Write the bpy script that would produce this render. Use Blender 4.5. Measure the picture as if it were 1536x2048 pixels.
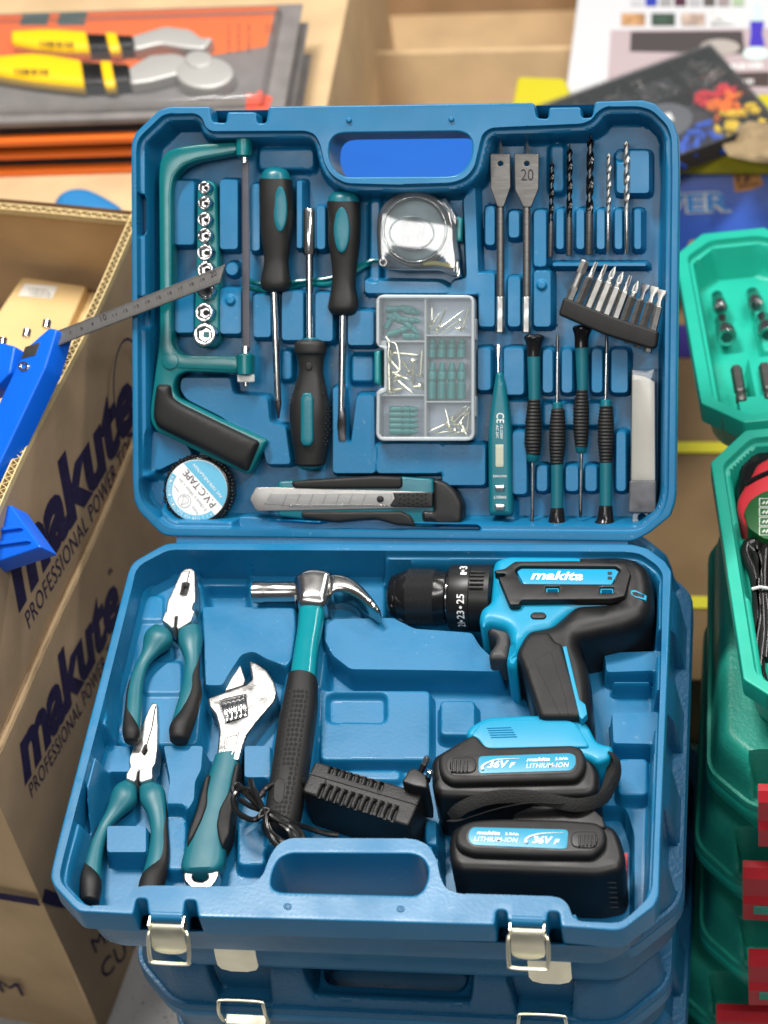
import bpy, math, random
import numpy as np
from mathutils import Vector, Matrix
from mathutils.geometry import delaunay_2d_cdt
random.seed(7)
rng = np.random.default_rng(7)
for _o in list(bpy.data.objects):
    bpy.data.objects.remove(_o)
SC = bpy.context.scene
COL = SC.collection

# ------------------------------------------------------------------ camera (phone tele lens, ~48 deg down)
FPX = 4531.71
RX = Vector((0.98518974, 0.11896970, -0.12348030))
RY = Vector((0.00861439, -0.75356924, -0.65731210))      # image down
RZ = Vector((-0.17125118, 0.64651343, -0.74343353))      # forward
CC = Vector((0.27210985, -1.0529544, 1.24355706))
cam = bpy.data.cameras.new("Camera")
camo = bpy.data.objects.new("Camera", cam)
COL.objects.link(camo)
camo.matrix_world = Matrix(((RX.x, -RY.x, -RZ.x, CC.x), (RX.y, -RY.y, -RZ.y, CC.y), (RX.z, -RY.z, -RZ.z, CC.z), (0, 0, 0, 1)))
cam.sensor_fit = 'VERTICAL'
cam.sensor_height = 36.0
cam.sensor_width = 27.0
cam.lens = FPX / 2048 * 36.0
cam.clip_start = 0.05
cam.clip_end = 60
cam.dof.use_dof = True
cam.dof.focus_distance = 1.575
cam.dof.aperture_fstop = 6.0
SC.camera = camo
SC.render.resolution_x, SC.render.resolution_y = 768, 1024

# ------------------------------------------------------------------ light: hall ceiling lamps, with fill lamps added
SC.view_settings.view_transform = 'Standard'
SC.view_settings.look = 'None'
SC.view_settings.gamma = 1.0
SC.view_settings.exposure = 0.0
SC.view_settings.use_curve_mapping = False
world = bpy.data.worlds.new("World")
SC.world = world
world.use_nodes = True
_bg = world.node_tree.nodes["Background"]
_bg.inputs[0].default_value = (0.95, 0.97, 1.0, 1)
_bg.inputs[1].default_value = 0.10


def lamp(name, loc, target, sx, sy, power, col=(1, 0.97, 0.92)):
    l = bpy.data.lights.new(name, 'AREA')
    l.shape = 'RECTANGLE'
    l.size, l.size_y, l.energy, l.color = sx, sy, power, col
    o = bpy.data.objects.new(name, l)
    COL.objects.link(o)
    o.location = loc
    o.rotation_euler = (Vector(target) - Vector(loc)).to_track_quat('-Z', 'Y').to_euler()
    return o


lamp("ceiling_tube_main", (-0.55, 0.58, 2.2), (0, 0, 0), 0.8, 0.08, 64)
lamp("ceiling_tube_second", (0.75, 0.45, 2.3), (-0.1, 0.1, 0), 1.1, 0.07, 22)
lamp("fill_tube_near", (1.0, -0.8, 2.3), (-0.1, 0.1, -0.1), 1.2, 0.07, 22, (1, 0.98, 0.95))  # added front fill for faces turned toward the camera
lamp("fill_panel_front", (-0.30, -1.75, 2.35), (0, 0.1, 0.0), 1.4, 0.4, 19, (1, 0.98, 0.95))  # added fill panel behind the camera, for sheen on the lid
lamp("ceiling_tube_far", (1.3, 1.9, 2.3), (0.1, 0.9, -0.3), 1.2, 0.07, 30)
# ------------------------------------------------------------------ helpers
def raydir(x, y):
    a, b = (x - 768) / FPX, (y - 1024) / FPX
    return RX * a + RY * b + RZ


class Fr:
    """A working plane: local x,y in the plane, z its normal. uv() turns a photo pixel into a point of the plane at height h."""
    def __init__(s, M):
        s.M = M
        s.I = M.inverted()
        s.o = s.I @ CC
        s.R = s.I.to_3x3()

    def uv(s, x, y, h=0.0):
        d = s.R @ raydir(x, y)
        t = (h - s.o.z) / d.z
        return Vector((s.o.x + t * d.x, s.o.y + t * d.y))

    def p(s, x, y, h=0.0):
        u = s.uv(x, y, h)
        return Vector((u.x, u.y, h))

    def poly(s, pts, h=0.0):
        return [s.uv(x, y, h) for x, y in pts]


def frame(o, x, y):
    x = Vector(x).normalized()
    z = x.cross(Vector(y)).normalized()
    y = z.cross(x)
    o = Vector(o)
    return Fr(Matrix(((x.x, y.x, z.x, o.x), (x.y, y.y, z.y, o.y), (x.z, y.z, z.z, o.z), (0, 0, 0, 1))))


TF = Fr(Matrix.Identity(4))                                  # the tray's rim plane, world axes
LID_A = math.radians(43.98)
LF = frame((0, 0, 0), (1, 0, 0), (0, math.cos(LID_A), math.sin(LID_A)))   # the lid's rim plane


class G:
    def __init__(s):
        s.v, s.f = [], []

    def add(s, vs, fs):
        n = len(s.v)
        s.v += [tuple(v) for v in vs]
        s.f += [tuple(i + n for i in f) for f in fs]
        return s

    def loft(s, rings, cap=True, closed=True):
        n = len(rings[0])
        base = len(s.v)
        for r in rings:
            s.v += [tuple(p) for p in r]
        for k in range(len(rings) - 1):
            a, b = base + k * n, base + (k + 1) * n
            for i in range(n if closed else n - 1):
                j = (i + 1) % n
                s.f.append((a + i, a + j, b + j, b + i))
        if cap:
            s.f.append(tuple(base + i for i in reversed(range(n))))
            s.f.append(tuple(base + (len(rings) - 1) * n + i for i in range(n)))
        return s

    def box(s, c, x, y, z, hx, hy, hz):
        c, x, y, z = Vector(c), Vector(x) * hx, Vector(y) * hy, Vector(z) * hz
        vs = [c + x * a + y * b + z * d for d in (-1, 1) for a, b in ((-1, -1), (1, -1), (1, 1), (-1, 1))]
        return s.add(vs, [(3, 2, 1, 0), (4, 5, 6, 7), (0, 1, 5, 4), (1, 2, 6, 5), (2, 3, 7, 6), (3, 0, 4, 7)])

    def cbox(s, x0, x1, y0, y1, z0, z1):
        return s.box(((x0 + x1) / 2, (y0 + y1) / 2, (z0 + z1) / 2), (1, 0, 0), (0, 1, 0), (0, 0, 1), (x1 - x0) / 2, (y1 - y0) / 2, (z1 - z0) / 2)

    def rod(s, pts, r, n=8, cap=True, up=(0, 0, 1), flat=1.0):
        pts = [Vector(p) for p in pts]
        rr = r if isinstance(r, (list, tuple)) else [r] * len(pts)
        rings = []
        up = Vector(up)
        side = None
        for i, p in enumerate(pts):
            t = (pts[min(i + 1, len(pts) - 1)] - pts[max(i - 1, 0)]).normalized()
            if side is None:
                ref = up if abs(t.dot(up)) < 0.95 else Vector((1, 0, 0))
                side = t.cross(ref).normalized()
            else:
                side = (side - t * side.dot(t)).normalized()
            w = side.cross(t).normalized()
            rings.append([p + side * (rr[i] * math.cos(2 * math.pi * k / n)) + w * (rr[i] * flat * math.sin(2 * math.pi * k / n)) for k in range(n)])
        return s.loft(rings, cap)

    def ball(s, c, r, n=10, m=6, sz=1.0):
        c = Vector(c)
        rings = []
        for i in range(m + 1):
            a = -math.pi / 2 + math.pi * i / m
            q = max(math.cos(a), 0.02)
            rings.append([c + Vector((r * q * math.cos(2 * math.pi * k / n), r * q * math.sin(2 * math.pi * k / n), r * sz * math.sin(a))) for k in range(n)])
        return s.loft(rings, True)


def sring(c, side, up, a, b, n=20, e=2.4):
    r = []
    for k in range(n):
        t = 2 * math.pi * k / n
        ct, st = math.cos(t), math.sin(t)
        r.append(Vector(c) + Vector(side) * (a * math.copysign(abs(ct) ** (2 / e), ct)) + Vector(up) * (b * math.copysign(abs(st) ** (2 / e), st)))
    return r


def smooth_path(pts, k=4):
    """Catmull-Rom through tuples"""
    P = [Vector(p) for p in pts]
    P = [P[0] * 2 - P[1]] + P + [P[-1] * 2 - P[-2]]
    out = []
    for i in range(1, len(P) - 2):
        for j in range(k):
            t = j / k
            a, b, c, d = P[i - 1:i + 3]
            out.append(0.5 * ((2 * b) + (c - a) * t + (2 * a - 5 * b + 4 * c - d) * t * t + (3 * b - a - 3 * c + d) * t ** 3))
    out.append(P[-2])
    return out


def pl(F, h, secs, ratio=0.85, e=2.4, n=20, k=3, b=None, g=None, dome=True, hs=None):
    """Loft from photo edges: each section (xl,yl,xr,yr[,half_thickness[,dz]]) in pixels, at height h of frame F."""
    S = []
    for s in secs:
        A, B = F.p(s[0], s[1], h), F.p(s[2], s[3], h)
        a = (B - A).length / 2
        bb = s[4] if len(s) > 4 and s[4] else (b if b else a * ratio)
        dz = s[5] if len(s) > 5 else 0
        c = (A + B) / 2
        S.append((c.x, c.y, c.z + dz, a, bb, (B - A).x, (B - A).y))
    T = []
    if k > 1:
        arr = [Vector(q) for q in [tuple(x) for x in S]]
        for q in smooth_path(arr, k):
            T.append(tuple(q))
    else:
        T = S
    rings = []
    for q in T:
        sd = Vector((q[5], q[6], 0)).normalized()
        rings.append(sring(q[:3], sd, (0, 0, 1), max(q[3], 1e-5), max(q[4], 1e-5), n, e))
    if dome:
        def shrink(r, f):
            c = sum(r, Vector()) / len(r)
            return [c + (p - c) * f for p in r]
        def off(r, r2, d):
            c, c2 = sum(r, Vector()) / len(r), sum(r2, Vector()) / len(r2)
            v = (c - c2)
            v = v.normalized() * d if v.length > 1e-9 else v
            return [p + v for p in r]
        d = min(T[0][3], T[0][4])
        d2 = min(T[-1][3], T[-1][4])
        r0, r1 = rings[0], rings[-1]
        s1 = off(shrink(r0, .82), rings[1], d * .18)
        s2 = off(shrink(r0, .45), rings[1], d * .28)
        e1 = off(shrink(r1, .82), rings[-2], d2 * .18)
        e2 = off(shrink(r1, .45), rings[-2], d2 * .28)
        rings = [s2, s1] + rings + [e1, e2]
    g = g or G()
    g.loft(rings)
    return g


def rows(F, h, rs, **kw):
    return pl(F, h, [(r[1], r[0], r[2], r[0]) + tuple(r[3:]) for r in rs], **kw)


def lathe(F, prof, p0, p1, n=20, g=None):
    """prof: (t along p0->p1 in 0..1, radius m)"""
    g = g or G()
    p0, p1 = Vector(p0), Vector(p1)
    ax = (p1 - p0)
    t = ax.normalized()
    ref = Vector((0, 0, 1)) if abs(t.z) < .9 else Vector((1, 0, 0))
    s = t.cross(ref).normalized()
    w = s.cross(t)
    g.loft([[p0 + ax * q + s * (r * math.cos(2 * math.pi * k / n)) + w * (r * math.sin(2 * math.pi * k / n)) for k in range(n)] for q, r in prof])
    return g


# ---- polygon tools
def roundpoly(P, r, k=3):
    P = [Vector(p[:2]) for p in P]
    n = len(P)
    out = []
    for i in range(n):
        a, b, c = P[i - 1], P[i], P[(i + 1) % n]
        d1, d2 = a - b, c - b
        q = min(r, d1.length * .45, d2.length * .45)
        if q < 1e-6:
            out.append(b)
            continue
        p1, p2 = b + d1.normalized() * q, b + d2.normalized() * q
        for j in range(k + 1):
            t = j / k
            out.append(p1 * (1 - t) ** 2 + b * (2 * t * (1 - t)) + p2 * t * t)
    return out


def pdist(X, loops, maxd=None):
    """distance to the nearest edge of the loops (clamped to maxd) and inside flag (even-odd)"""
    X = np.asarray(X, float)
    n = len(X)
    if maxd is None and n > 6000:
        maxd = .02
    order = np.argsort(X[:, 1], kind='stable') if n > 300 else np.arange(n)
    Y = X[order]
    ys = Y[:, 1]
    D = np.full(n, (maxd or 1e4) ** 2)
    ins = np.zeros(n, bool)
    for L in loops:
        L = np.array([(p[0], p[1]) for p in L])
        for a, b in zip(L, np.roll(L, -1, 0)):
            ab = b - a
            q = ab @ ab
            if q < 1e-16:
                continue
            lo, hi = (a[1], b[1]) if a[1] < b[1] else (b[1], a[1])
            if n > 300:
                i0, i1 = np.searchsorted(ys, (lo, hi), 'left')
                j0, j1 = np.searchsorted(ys, (lo - maxd, hi + maxd)) if maxd else (0, n)
            else:
                i0, i1, j0, j1 = 0, n, 0, n
            if j1 > j0:
                S = Y[j0:j1]
                sx, sy = S[:, 0] - a[0], S[:, 1] - a[1]
                t = np.clip((sx * ab[0] + sy * ab[1]) / q, 0, 1)
                d = (sx - t * ab[0]) ** 2 + (sy - t * ab[1]) ** 2
                np.minimum(D[j0:j1], d, out=D[j0:j1])
            if i1 > i0 and ab[1] != 0:
                S = Y[i0:i1]
                c = (a[1] > S[:, 1]) != (b[1] > S[:, 1])
                ins[i0:i1] ^= c & (S[:, 0] < ab[0] * (S[:, 1] - a[1]) / ab[1] + a[0])
    Do, io = np.empty(n), np.empty(n, bool)
    Do[order] = np.sqrt(D)
    io[order] = ins
    return Do, io


def resample(L, step):
    out = []
    n = len(L)
    for i in range(n):
        a, b = Vector(L[i][:2]), Vector(L[(i + 1) % n][:2])
        m = max(1, int(round((b - a).length / step)))
        out += [a + (b - a) * (j / m) for j in range(m)]
    return out


def area(L):
    return sum(L[i - 1][0] * L[i][1] - L[i][0] * L[i - 1][1] for i in range(len(L))) / 2


def fill(loops, pts, zf):
    """constrained Delaunay surface: loops[0] outer, others holes; pts free points; zf(array n,2)->z"""
    V, E = [], []
    for L in loops:
        b = len(V)
        V += [Vector((p[0], p[1])) for p in L]
        E += [(b + i, b + (i + 1) % len(L)) for i in range(len(L))]
    V += [Vector((p[0], p[1])) for p in pts]
    r = delaunay_2d_cdt(V, E, [], 0, 1e-7)
    X = np.array([(p[0], p[1]) for p in r[0]])
    T = np.array([t for t in r[2] if len(t) == 3])
    c = X[T].mean(1)
    _, ins = pdist(c, loops)
    T = T[ins]
    A = X[T]
    cr = (A[:, 1, 0] - A[:, 0, 0]) * (A[:, 2, 1] - A[:, 0, 1]) - (A[:, 1, 1] - A[:, 0, 1]) * (A[:, 2, 0] - A[:, 0, 0])
    T[cr < 0] = T[cr < 0][:, ::-1]
    T = T[np.abs(cr) > 1e-13]
    z = zf(X)
    return [(x, y, q) for (x, y), q in zip(X.tolist(), z.tolist())], [tuple(t) for t in T.tolist()]


def puff(poly, z0, z1, r=.001, step=None, dome=0.0, holes=(), rnd=0.0, seg=None, g=None, bottom=False):
    """Solid with an outline, side walls z0..z1, edges rounded by r, optionally domed."""
    g = g or G()
    P = roundpoly(poly, rnd) if rnd else [Vector(p[:2]) for p in poly]
    st = seg or max(r * 1.5, .0012)
    loops = [resample(L, st) for L in [P] + [list(h) for h in holes]]
    if area(loops[0]) < 0:
        loops[0].reverse()
    for L in loops[1:]:
        if area(L) > 0:
            L.reverse()
    fr = [.12, .35, .68, 1.0] if r > 0 else []
    pts = []
    for L in loops:
        n = len(L)
        for i in range(n):
            t = (L[(i + 1) % n] - L[i - 1])
            if t.length < 1e-9:
                continue
            t.normalize()
            nn = Vector((-t.y, t.x))
            for q in fr:
                p = L[i] + nn * (r * q)
                pts.append((p.x, p.y, r * q))
    if pts:
        A = np.array(pts)
        d, ins = pdist(A[:, :2], loops)
        A = A[ins & (d >= A[:, 2] * .93)]
        pts = [tuple(p[:2]) for p in A]
    if step:
        xs = [p.x for p in loops[0]]
        ys = [p.y for p in loops[0]]
        gx, gy = np.meshgrid(np.arange(min(xs), max(xs), step), np.arange(min(ys), max(ys), step))
        Q = np.c_[gx.ravel(), gy.ravel()]
        d, ins = pdist(Q, loops)
        Q = Q[ins & (d > r + step * .5)]
        pts += [tuple(q) for q in Q]
    dm = [1e-9]

    def zf(X):
        d, _ = pdist(X, loops)
        z = np.full(len(X), float(z1))
        if r > 0:
            m = d < r
            z[m] = z1 - r + np.sqrt(np.maximum(r * r - (r - d[m]) ** 2, 0))
        if dome:
            D = d.max()
            t = np.clip(d / D, 0, 1)
            z += dome * np.sqrt(1 - (1 - t) ** 2) - (dome if dome < 0 else 0) * 0
        return z
    vs, fs = fill(loops, pts, zf)
    g.add(vs, fs)
    for L in loops:
        n = len(L)
        zt = z1 - r
        vv = [(p.x, p.y, zt) for p in L] + [(p.x, p.y, z0) for p in L]
        g.add(vv, [(i, i + n, (i + 1) % n + n, (i + 1) % n) for i in range(n)])
    if bottom:
        vs, fs = fill(loops, [], lambda X: np.full(len(X), float(z0)))
        g.add(vs, [f[::-1] for f in fs])
    return g


def ppuff(F, pts, z0, z1, r=.001, rnd=0.0, h=None, **kw):
    """puff from a photo outline traced at height h (default: its top)"""
    hh = z1 if h is None else h
    kw['holes'] = [F.poly(q, hh) for q in kw.get('holes', ())]
    return puff(F.poly(pts, hh), z0, z1, r, rnd=rnd, **kw)


def ell(cx, cy, a, b, n=28, rot=0.0):
    c, s = math.cos(rot), math.sin(rot)
    return [(cx + a * math.cos(2 * math.pi * k / n) * c - b * math.sin(2 * math.pi * k / n) * s,
             cy + a * math.cos(2 * math.pi * k / n) * s + b * math.sin(2 * math.pi * k / n) * c) for k in range(n)]


def rect(x0, y0, x1, y1):
    return [(x0, y0), (x1, y0), (x1, y1), (x0, y1)]


# ---- text
def text_raw(s, bold=0.0, shear=0.0, space=1.0, res=3):
    cu = bpy.data.curves.new("txt", 'FONT')
    cu.body = s
    cu.size = 1
    cu.shear = shear
    cu.offset = bold
    cu.space_character = space
    cu.resolution_u = res
    cu.fill_mode = 'FRONT'
    o = bpy.data.objects.new("txt", cu)
    me = bpy.data.meshes.new_from_object(o)
    vs = [v.co.copy() for v in me.vertices]
    fs = [tuple(p.vertices) for p in me.polygons]
    bpy.data.objects.remove(o)
    bpy.data.curves.remove(cu)
    bpy.data.meshes.remove(me)
    x0, x1 = min(v.x for v in vs), max(v.x for v in vs)
    y0, y1 = min(v.y for v in vs), max(v.y for v in vs)
    return [((v.x - x0) / (x1 - x0), (v.y - y0) / (y1 - y0)) for v in vs], fs, (x1 - x0) / (y1 - y0)


def tgeo(s, P0, P1, P2, g=None, **kw):
    """text fitted to the parallelogram P0 (bottom left), P1 (bottom right), P2 (top left)"""
    vs, fs, _ = text_raw(s, **kw)
    P0, P1, P2 = Vector(P0), Vector(P1), Vector(P2)
    g = g or G()
    pts = [P0 + (P1 - P0) * x + (P2 - P0) * y for x, y in vs]
    nz = (P1 - P0).cross(P2 - P0).z
    return g.add(pts, fs if nz > 0 else [f[::-1] for f in fs])


def ptext(s, F, h, p0, p1, p2, g=None, **kw):
    return tgeo(s, F.p(*p0, h), F.p(*p1, h), F.p(*p2, h), g, **kw)


def pbars(F, h, p0, p1, p2, n, g):
    """blurred small print: a row of short bars in the parallelogram"""
    A, B, C_ = F.p(*p0, h), F.p(*p1, h), F.p(*p2, h)
    x, y = B - A, C_ - A
    for i in range(n):
        a, b = i / n, (i + .35 + .4 * ((i * 7) % 5) / 5) / n
        g.add([A + x * a, A + x * b, A + x * b + y, A + x * a + y], [(0, 1, 2, 3)])
    return g


# ---- objects
BASE = {}


def thing(name, label, cat, F=TF, at=(0, 0, 0), group=None):
    o = bpy.data.objects.new(name, None)
    o.empty_display_size = 0.02
    COL.objects.link(o)
    at = Vector(at)
    o.matrix_world = F.M @ Matrix.Translation(at)
    o['label'] = label
    o['category'] = cat
    if group:
        o['group'] = group
    BASE[o.name] = at
    return o


def pat(F, x, y, h):
    return F.p(x, y, h)


def mesh_of(name, g, mat, at=Vector(), smooth=38, weld=True):
    me = bpy.data.meshes.new(name)
    me.from_pydata([(v[0] - at.x, v[1] - at.y, v[2] - at.z) for v in g.v], [], g.f)
    if weld:
        import bmesh
        bm = bmesh.new()
        bm.from_mesh(me)
        bmesh.ops.remove_doubles(bm, verts=bm.verts, dist=2e-6)
        bm.to_mesh(me)
        bm.free()
    if smooth:
        me.shade_smooth()
        me.set_sharp_from_angle(angle=math.radians(smooth))
    me.materials.append(mat)
    me.update()
    return me


def part(name, g, mat, parent, smooth=38, label=None, weld=True):
    at = BASE[parent.name]
    o = bpy.data.objects.new(name, mesh_of(name, g, mat, at, smooth, weld))
    COL.objects.link(o)
    o.parent = parent
    BASE[o.name] = at
    if label:
        o['label'] = label
    return o


def solo(name, g, mat, label, cat, F=TF, at=(0, 0, 0), group=None, smooth=38, kind=None):
    """a thing that is one mesh"""
    at = Vector(at)
    o = bpy.data.objects.new(name, mesh_of(name, g, mat, at, smooth))
    COL.objects.link(o)
    o.matrix_world = F.M @ Matrix.Translation(at)
    if kind:
        o['kind'] = kind
    if label:
        o['label'] = label
    if cat:
        o['category'] = cat
    if group:
        o['group'] = group
    BASE[o.name] = at
    return o


def copy_tree(o, parent=None):
    c = o.copy()
    COL.objects.link(c)
    if parent is not None:
        c.parent = parent
    BASE[c.name] = BASE.get(o.name, Vector())
    for ch in [x for x in o.children]:
        copy_tree(ch, c)
    return c


# ---- materials
def M(name, col, rough=.5, metal=0.0, bump=0.0, bs=900.0, var=0.0, vs=30.0, spec=.5, coat=0.0, rvar=0.0, aniso=None, trans=0.0, ior=1.45, alpha=1.0, speck=0.0, flute=False):
    m = bpy.data.materials.new(name)
    m.use_nodes = True
    nt = m.node_tree
    b = nt.nodes["Principled BSDF"]
    b.inputs["Base Color"].default_value = (*col, 1)
    b.inputs["Roughness"].default_value = rough
    b.inputs["Metallic"].default_value = metal
    b.inputs["Specular IOR Level"].default_value = spec
    b.inputs["Coat Weight"].default_value = coat
    b.inputs["Coat Roughness"].default_value = .15
    b.inputs["IOR"].default_value = ior
    b.inputs["Transmission Weight"].default_value = trans
    b.inputs["Alpha"].default_value = alpha
    tc = nt.nodes.new("ShaderNodeTexCoord")
    mp = nt.nodes.new("ShaderNodeMapping")
    nt.links.new(tc.outputs["Object"], mp.inputs[0])
    if aniso:
        mp.inputs["Scale"].default_value = aniso

    def noise(scale, det=3.0):
        t = nt.nodes.new("ShaderNodeTexNoise")
        t.inputs["Scale"].default_value = scale
        t.inputs["Detail"].default_value = det
        nt.links.new(mp.outputs[0], t.inputs["Vector"])
        return t
    if var:
        t = noise(vs, 5)
        r = nt.nodes.new("ShaderNodeMapRange")
        r.inputs[1].default_value, r.inputs[2].default_value = .3, .7
        r.inputs[3].default_value, r.inputs[4].default_value = 1 - var, 1 + var
        nt.links.new(t.outputs[0], r.inputs[0])
        mx = nt.nodes.new("ShaderNodeMix")
        mx.data_type = 'RGBA'
        mx.blend_type = 'MULTIPLY'
        mx.inputs[0].default_value = 1
        mx.inputs[6].default_value = (*col, 1)
        nt.links.new(r.outputs[0], mx.inputs[7])
        nt.links.new(mx.outputs[2], b.inputs["Base Color"])
    if speck:
        # fine dust and scuff marks
        t = noise(260, 6)
        t2 = noise(7, 3)
        r = nt.nodes.new("ShaderNodeMapRange")
        r.inputs[1].default_value, r.inputs[2].default_value = .66, .78
        r.inputs[3].default_value, r.inputs[4].default_value = 0, speck
        nt.links.new(t.outputs[0], r.inputs[0])
        r2 = nt.nodes.new("ShaderNodeMapRange")
        r2.inputs[1].default_value, r2.inputs[2].default_value = .45, .7
        nt.links.new(t2.outputs[0], r2.inputs[0])
        mm = nt.nodes.new("ShaderNodeMath")
        mm.operation = 'MULTIPLY'
        nt.links.new(r.outputs[0], mm.inputs[0])
        nt.links.new(r2.outputs[0], mm.inputs[1])
        mx2 = nt.nodes.new("ShaderNodeMix")
        mx2.data_type = 'RGBA'
        nt.links.new(mm.outputs[0], mx2.inputs[0])
        if var:
            nt.links.new(mx.outputs[2], mx2.inputs[6])
        else:
            mx2.inputs[6].default_value = (*col, 1)
        mx2.inputs[7].default_value = (.35, .42, .47, 1)
        nt.links.new(mx2.outputs[2], b.inputs["Base Color"])
    if rvar:
        t = noise(vs * 1.7, 4)
        r = nt.nodes.new("ShaderNodeMapRange")
        r.inputs[1].default_value, r.inputs[2].default_value = .3, .7
        r.inputs[3].default_value, r.inputs[4].default_value = max(rough - rvar, .02), rough + rvar
        nt.links.new(t.outputs[0], r.inputs[0])
        nt.links.new(r.outputs[0], b.inputs["Roughness"])
    if bump:
        t = noise(bs, 2)
        bp = nt.nodes.new("ShaderNodeBump")
        bp.inputs["Strength"].default_value = 1.0
        bp.inputs["Distance"].default_value = bump
        nt.links.new(t.outputs[0], bp.inputs["Height"])
        nt.links.new(bp.outputs[0], b.inputs["Normal"])
        if flute:
            # faint corrugation telegraphing through the liner
            w = nt.nodes.new("ShaderNodeTexWave")
            w.bands_direction = 'DIAGONAL'
            w.inputs["Scale"].default_value = 45
            w.inputs["Distortion"].default_value = 1.5
            nt.links.new(mp.outputs[0], w.inputs["Vector"])
            mp.inputs["Scale"].default_value = (1, 1, .02)
            bp2 = nt.nodes.new("ShaderNodeBump")
            bp2.inputs["Distance"].default_value = .00025
            nt.links.new(w.outputs[0], bp2.inputs["Height"])
            nt.links.new(bp2.outputs[0], bp.inputs["Normal"])
    return m


def srgb(r, g, b):
    return tuple((c / 255 / 12.92 if c / 255 <= .04045 else ((c / 255 + .055) / 1.055) ** 2.4) for c in (r, g, b))


BLUE = M("blue_plastic", (0.006, 0.142, 0.300), .36, bump=.00005, bs=380, var=.09, vs=14, rvar=.10, speck=.5, spec=.5)
BLUET = M("blue_grained_plastic", (0.007, 0.100, 0.215), .42, bump=.0005, bs=330, var=.1, vs=12, rvar=.05)
TEAL = M("teal_plastic", (0.004, 0.125, 0.165), .3, bump=.00003, bs=600, rvar=.05, var=.05)
TEALR = M("teal_rubber", (0.006, 0.115, 0.15), .42, bump=.00004, bs=900, var=.06, rvar=.05)
TEALG = M("teal_gloss_paint", (0.003, 0.135, 0.15), .2, var=.03, rvar=.03)
CYAN = M("cyan_plastic", (0.003, 0.27, 0.46), .38, bump=.00004, bs=1400, var=.03)
BLACK = M("black_plastic", (0.0065, 0.0065, 0.007), .42, bump=.00005, bs=1600, var=.2, vs=25, rvar=.07)
RUBBER = M("black_rubber", (0.0095, 0.0095, 0.0095), .56, spec=.4, bump=.00008, bs=1500, var=.15, vs=30, rvar=.06)
GLOSSB = M("black_gloss_plastic", (0.008, 0.008, 0.009), .2, bump=.00003, bs=500)
STEEL = M("polished_steel", (0.62, 0.61, 0.6), .2, 1.0, var=.12, vs=40, rvar=.08)
CHROME = M("chrome", (0.66, 0.66, 0.66), .16, 1.0, rvar=.03, vs=60)
BRUSH = M("brushed_steel", (0.15, 0.145, 0.14), .46, .9, bump=.00005, bs=260, aniso=(1, 9, 1), var=.12, vs=60, rvar=.06)
DARKST = M("dark_steel", (0.17, 0.17, 0.18), .32, 1.0, var=.2, vs=80, rvar=.08)
SATIN = M("satin_cast_steel", (0.48, 0.47, 0.46), .32, 1.0, bump=.00009, bs=700, var=.12, vs=60, rvar=.1)
BITST = M("bit_steel", (0.38, 0.375, 0.36), .42, 1.0, var=.15, vs=90, rvar=.1)
ZINC = M("pale_zinc", (0.86, 0.83, 0.66), .38, 1.0, var=.08, vs=50, bump=.00006, bs=300, rvar=.06)
WHITE = M("white_print", (0.85, 0.85, 0.83), .5)
LABELC = M("cyan_label", (0.02, 0.27, 0.43), .32)
WHITEPL = M("white_plastic", (0.72, 0.72, 0.70), .4)
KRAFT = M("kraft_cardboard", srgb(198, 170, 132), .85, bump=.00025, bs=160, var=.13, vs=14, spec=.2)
KRAFTD = M("shaded_kraft_cardboard", srgb(174, 148, 119), .85, bump=.0003, bs=150, var=.16, vs=12, spec=.2)  # kraft darkened for the box faces that lie in shade
KRAFTE = M("cardboard_edge", srgb(214, 190, 140), .9, var=.1, vs=200, spec=.2)
INK = M("navy_ink", srgb(42, 36, 72), .75, var=.22, vs=160, spec=.2)
GREEN = M("green_plastic", (0.014, 0.40, 0.29), .4, bump=.00008, bs=500, var=.05, rvar=.05)
GREENT = M("green_grained_shaded", (0.013, 0.26, 0.19), .45, bump=.0004, bs=360, var=.08, rvar=.05)  # green darkened to carry the shade on the stacked closed cases
RED = M("red_plastic", (0.40, 0.011, 0.02), .35, bump=.00005, bs=500)
SQBLUE = M("bright_blue_plastic", (0.003, 0.12, 0.70), .33, bump=.00003, bs=500, rvar=.04)
INKB = M("black_ink", (0.02, 0.02, 0.022), .6)
# ------------------------------------------------------------------ the floor
def sstep(t):
    t = np.clip(t, 0, 1)
    return t * t * (3 - 2 * t)


FLOOR_Z = -0.50
fm = M("terrazzo", (0.36, 0.35, 0.34), .55, bump=.0003, bs=300, var=.06, vs=8)
nt = fm.node_tree
vor = nt.nodes.new("ShaderNodeTexVoronoi")
vor.inputs["Scale"].default_value = 190
ramp = nt.nodes.new("ShaderNodeValToRGB")
ramp.color_ramp.elements[0].position = .05
ramp.color_ramp.elements[0].color = (.06, .055, .05, 1)
ramp.color_ramp.elements[1].position = .16
ramp.color_ramp.elements[1].color = (.42, .41, .40, 1)
tcn = nt.nodes.new("ShaderNodeTexCoord")
nt.links.new(tcn.outputs["Object"], vor.inputs["Vector"])
vor2 = nt.nodes.new("ShaderNodeTexNoise")
vor2.inputs["Scale"].default_value = 90
nt.links.new(tcn.outputs["Object"], vor2.inputs["Vector"])
mxx = nt.nodes.new("ShaderNodeMath")
mxx.operation = 'MULTIPLY_ADD'
mxx.inputs[1].default_value = .55
nt.links.new(vor2.outputs[0], mxx.inputs[0])
sub = nt.nodes.new("ShaderNodeMath")
sub.operation = 'SUBTRACT'
nt.links.new(vor.outputs["Distance"], mxx.inputs[2])
nt.links.new(mxx.outputs[0], sub.inputs[0])
sub.inputs[1].default_value = .27
nt.links.new(sub.outputs[0], ramp.inputs[0])
nt.links.new(ramp.outputs[0], nt.nodes["Principled BSDF"].inputs["Base Color"])
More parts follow.
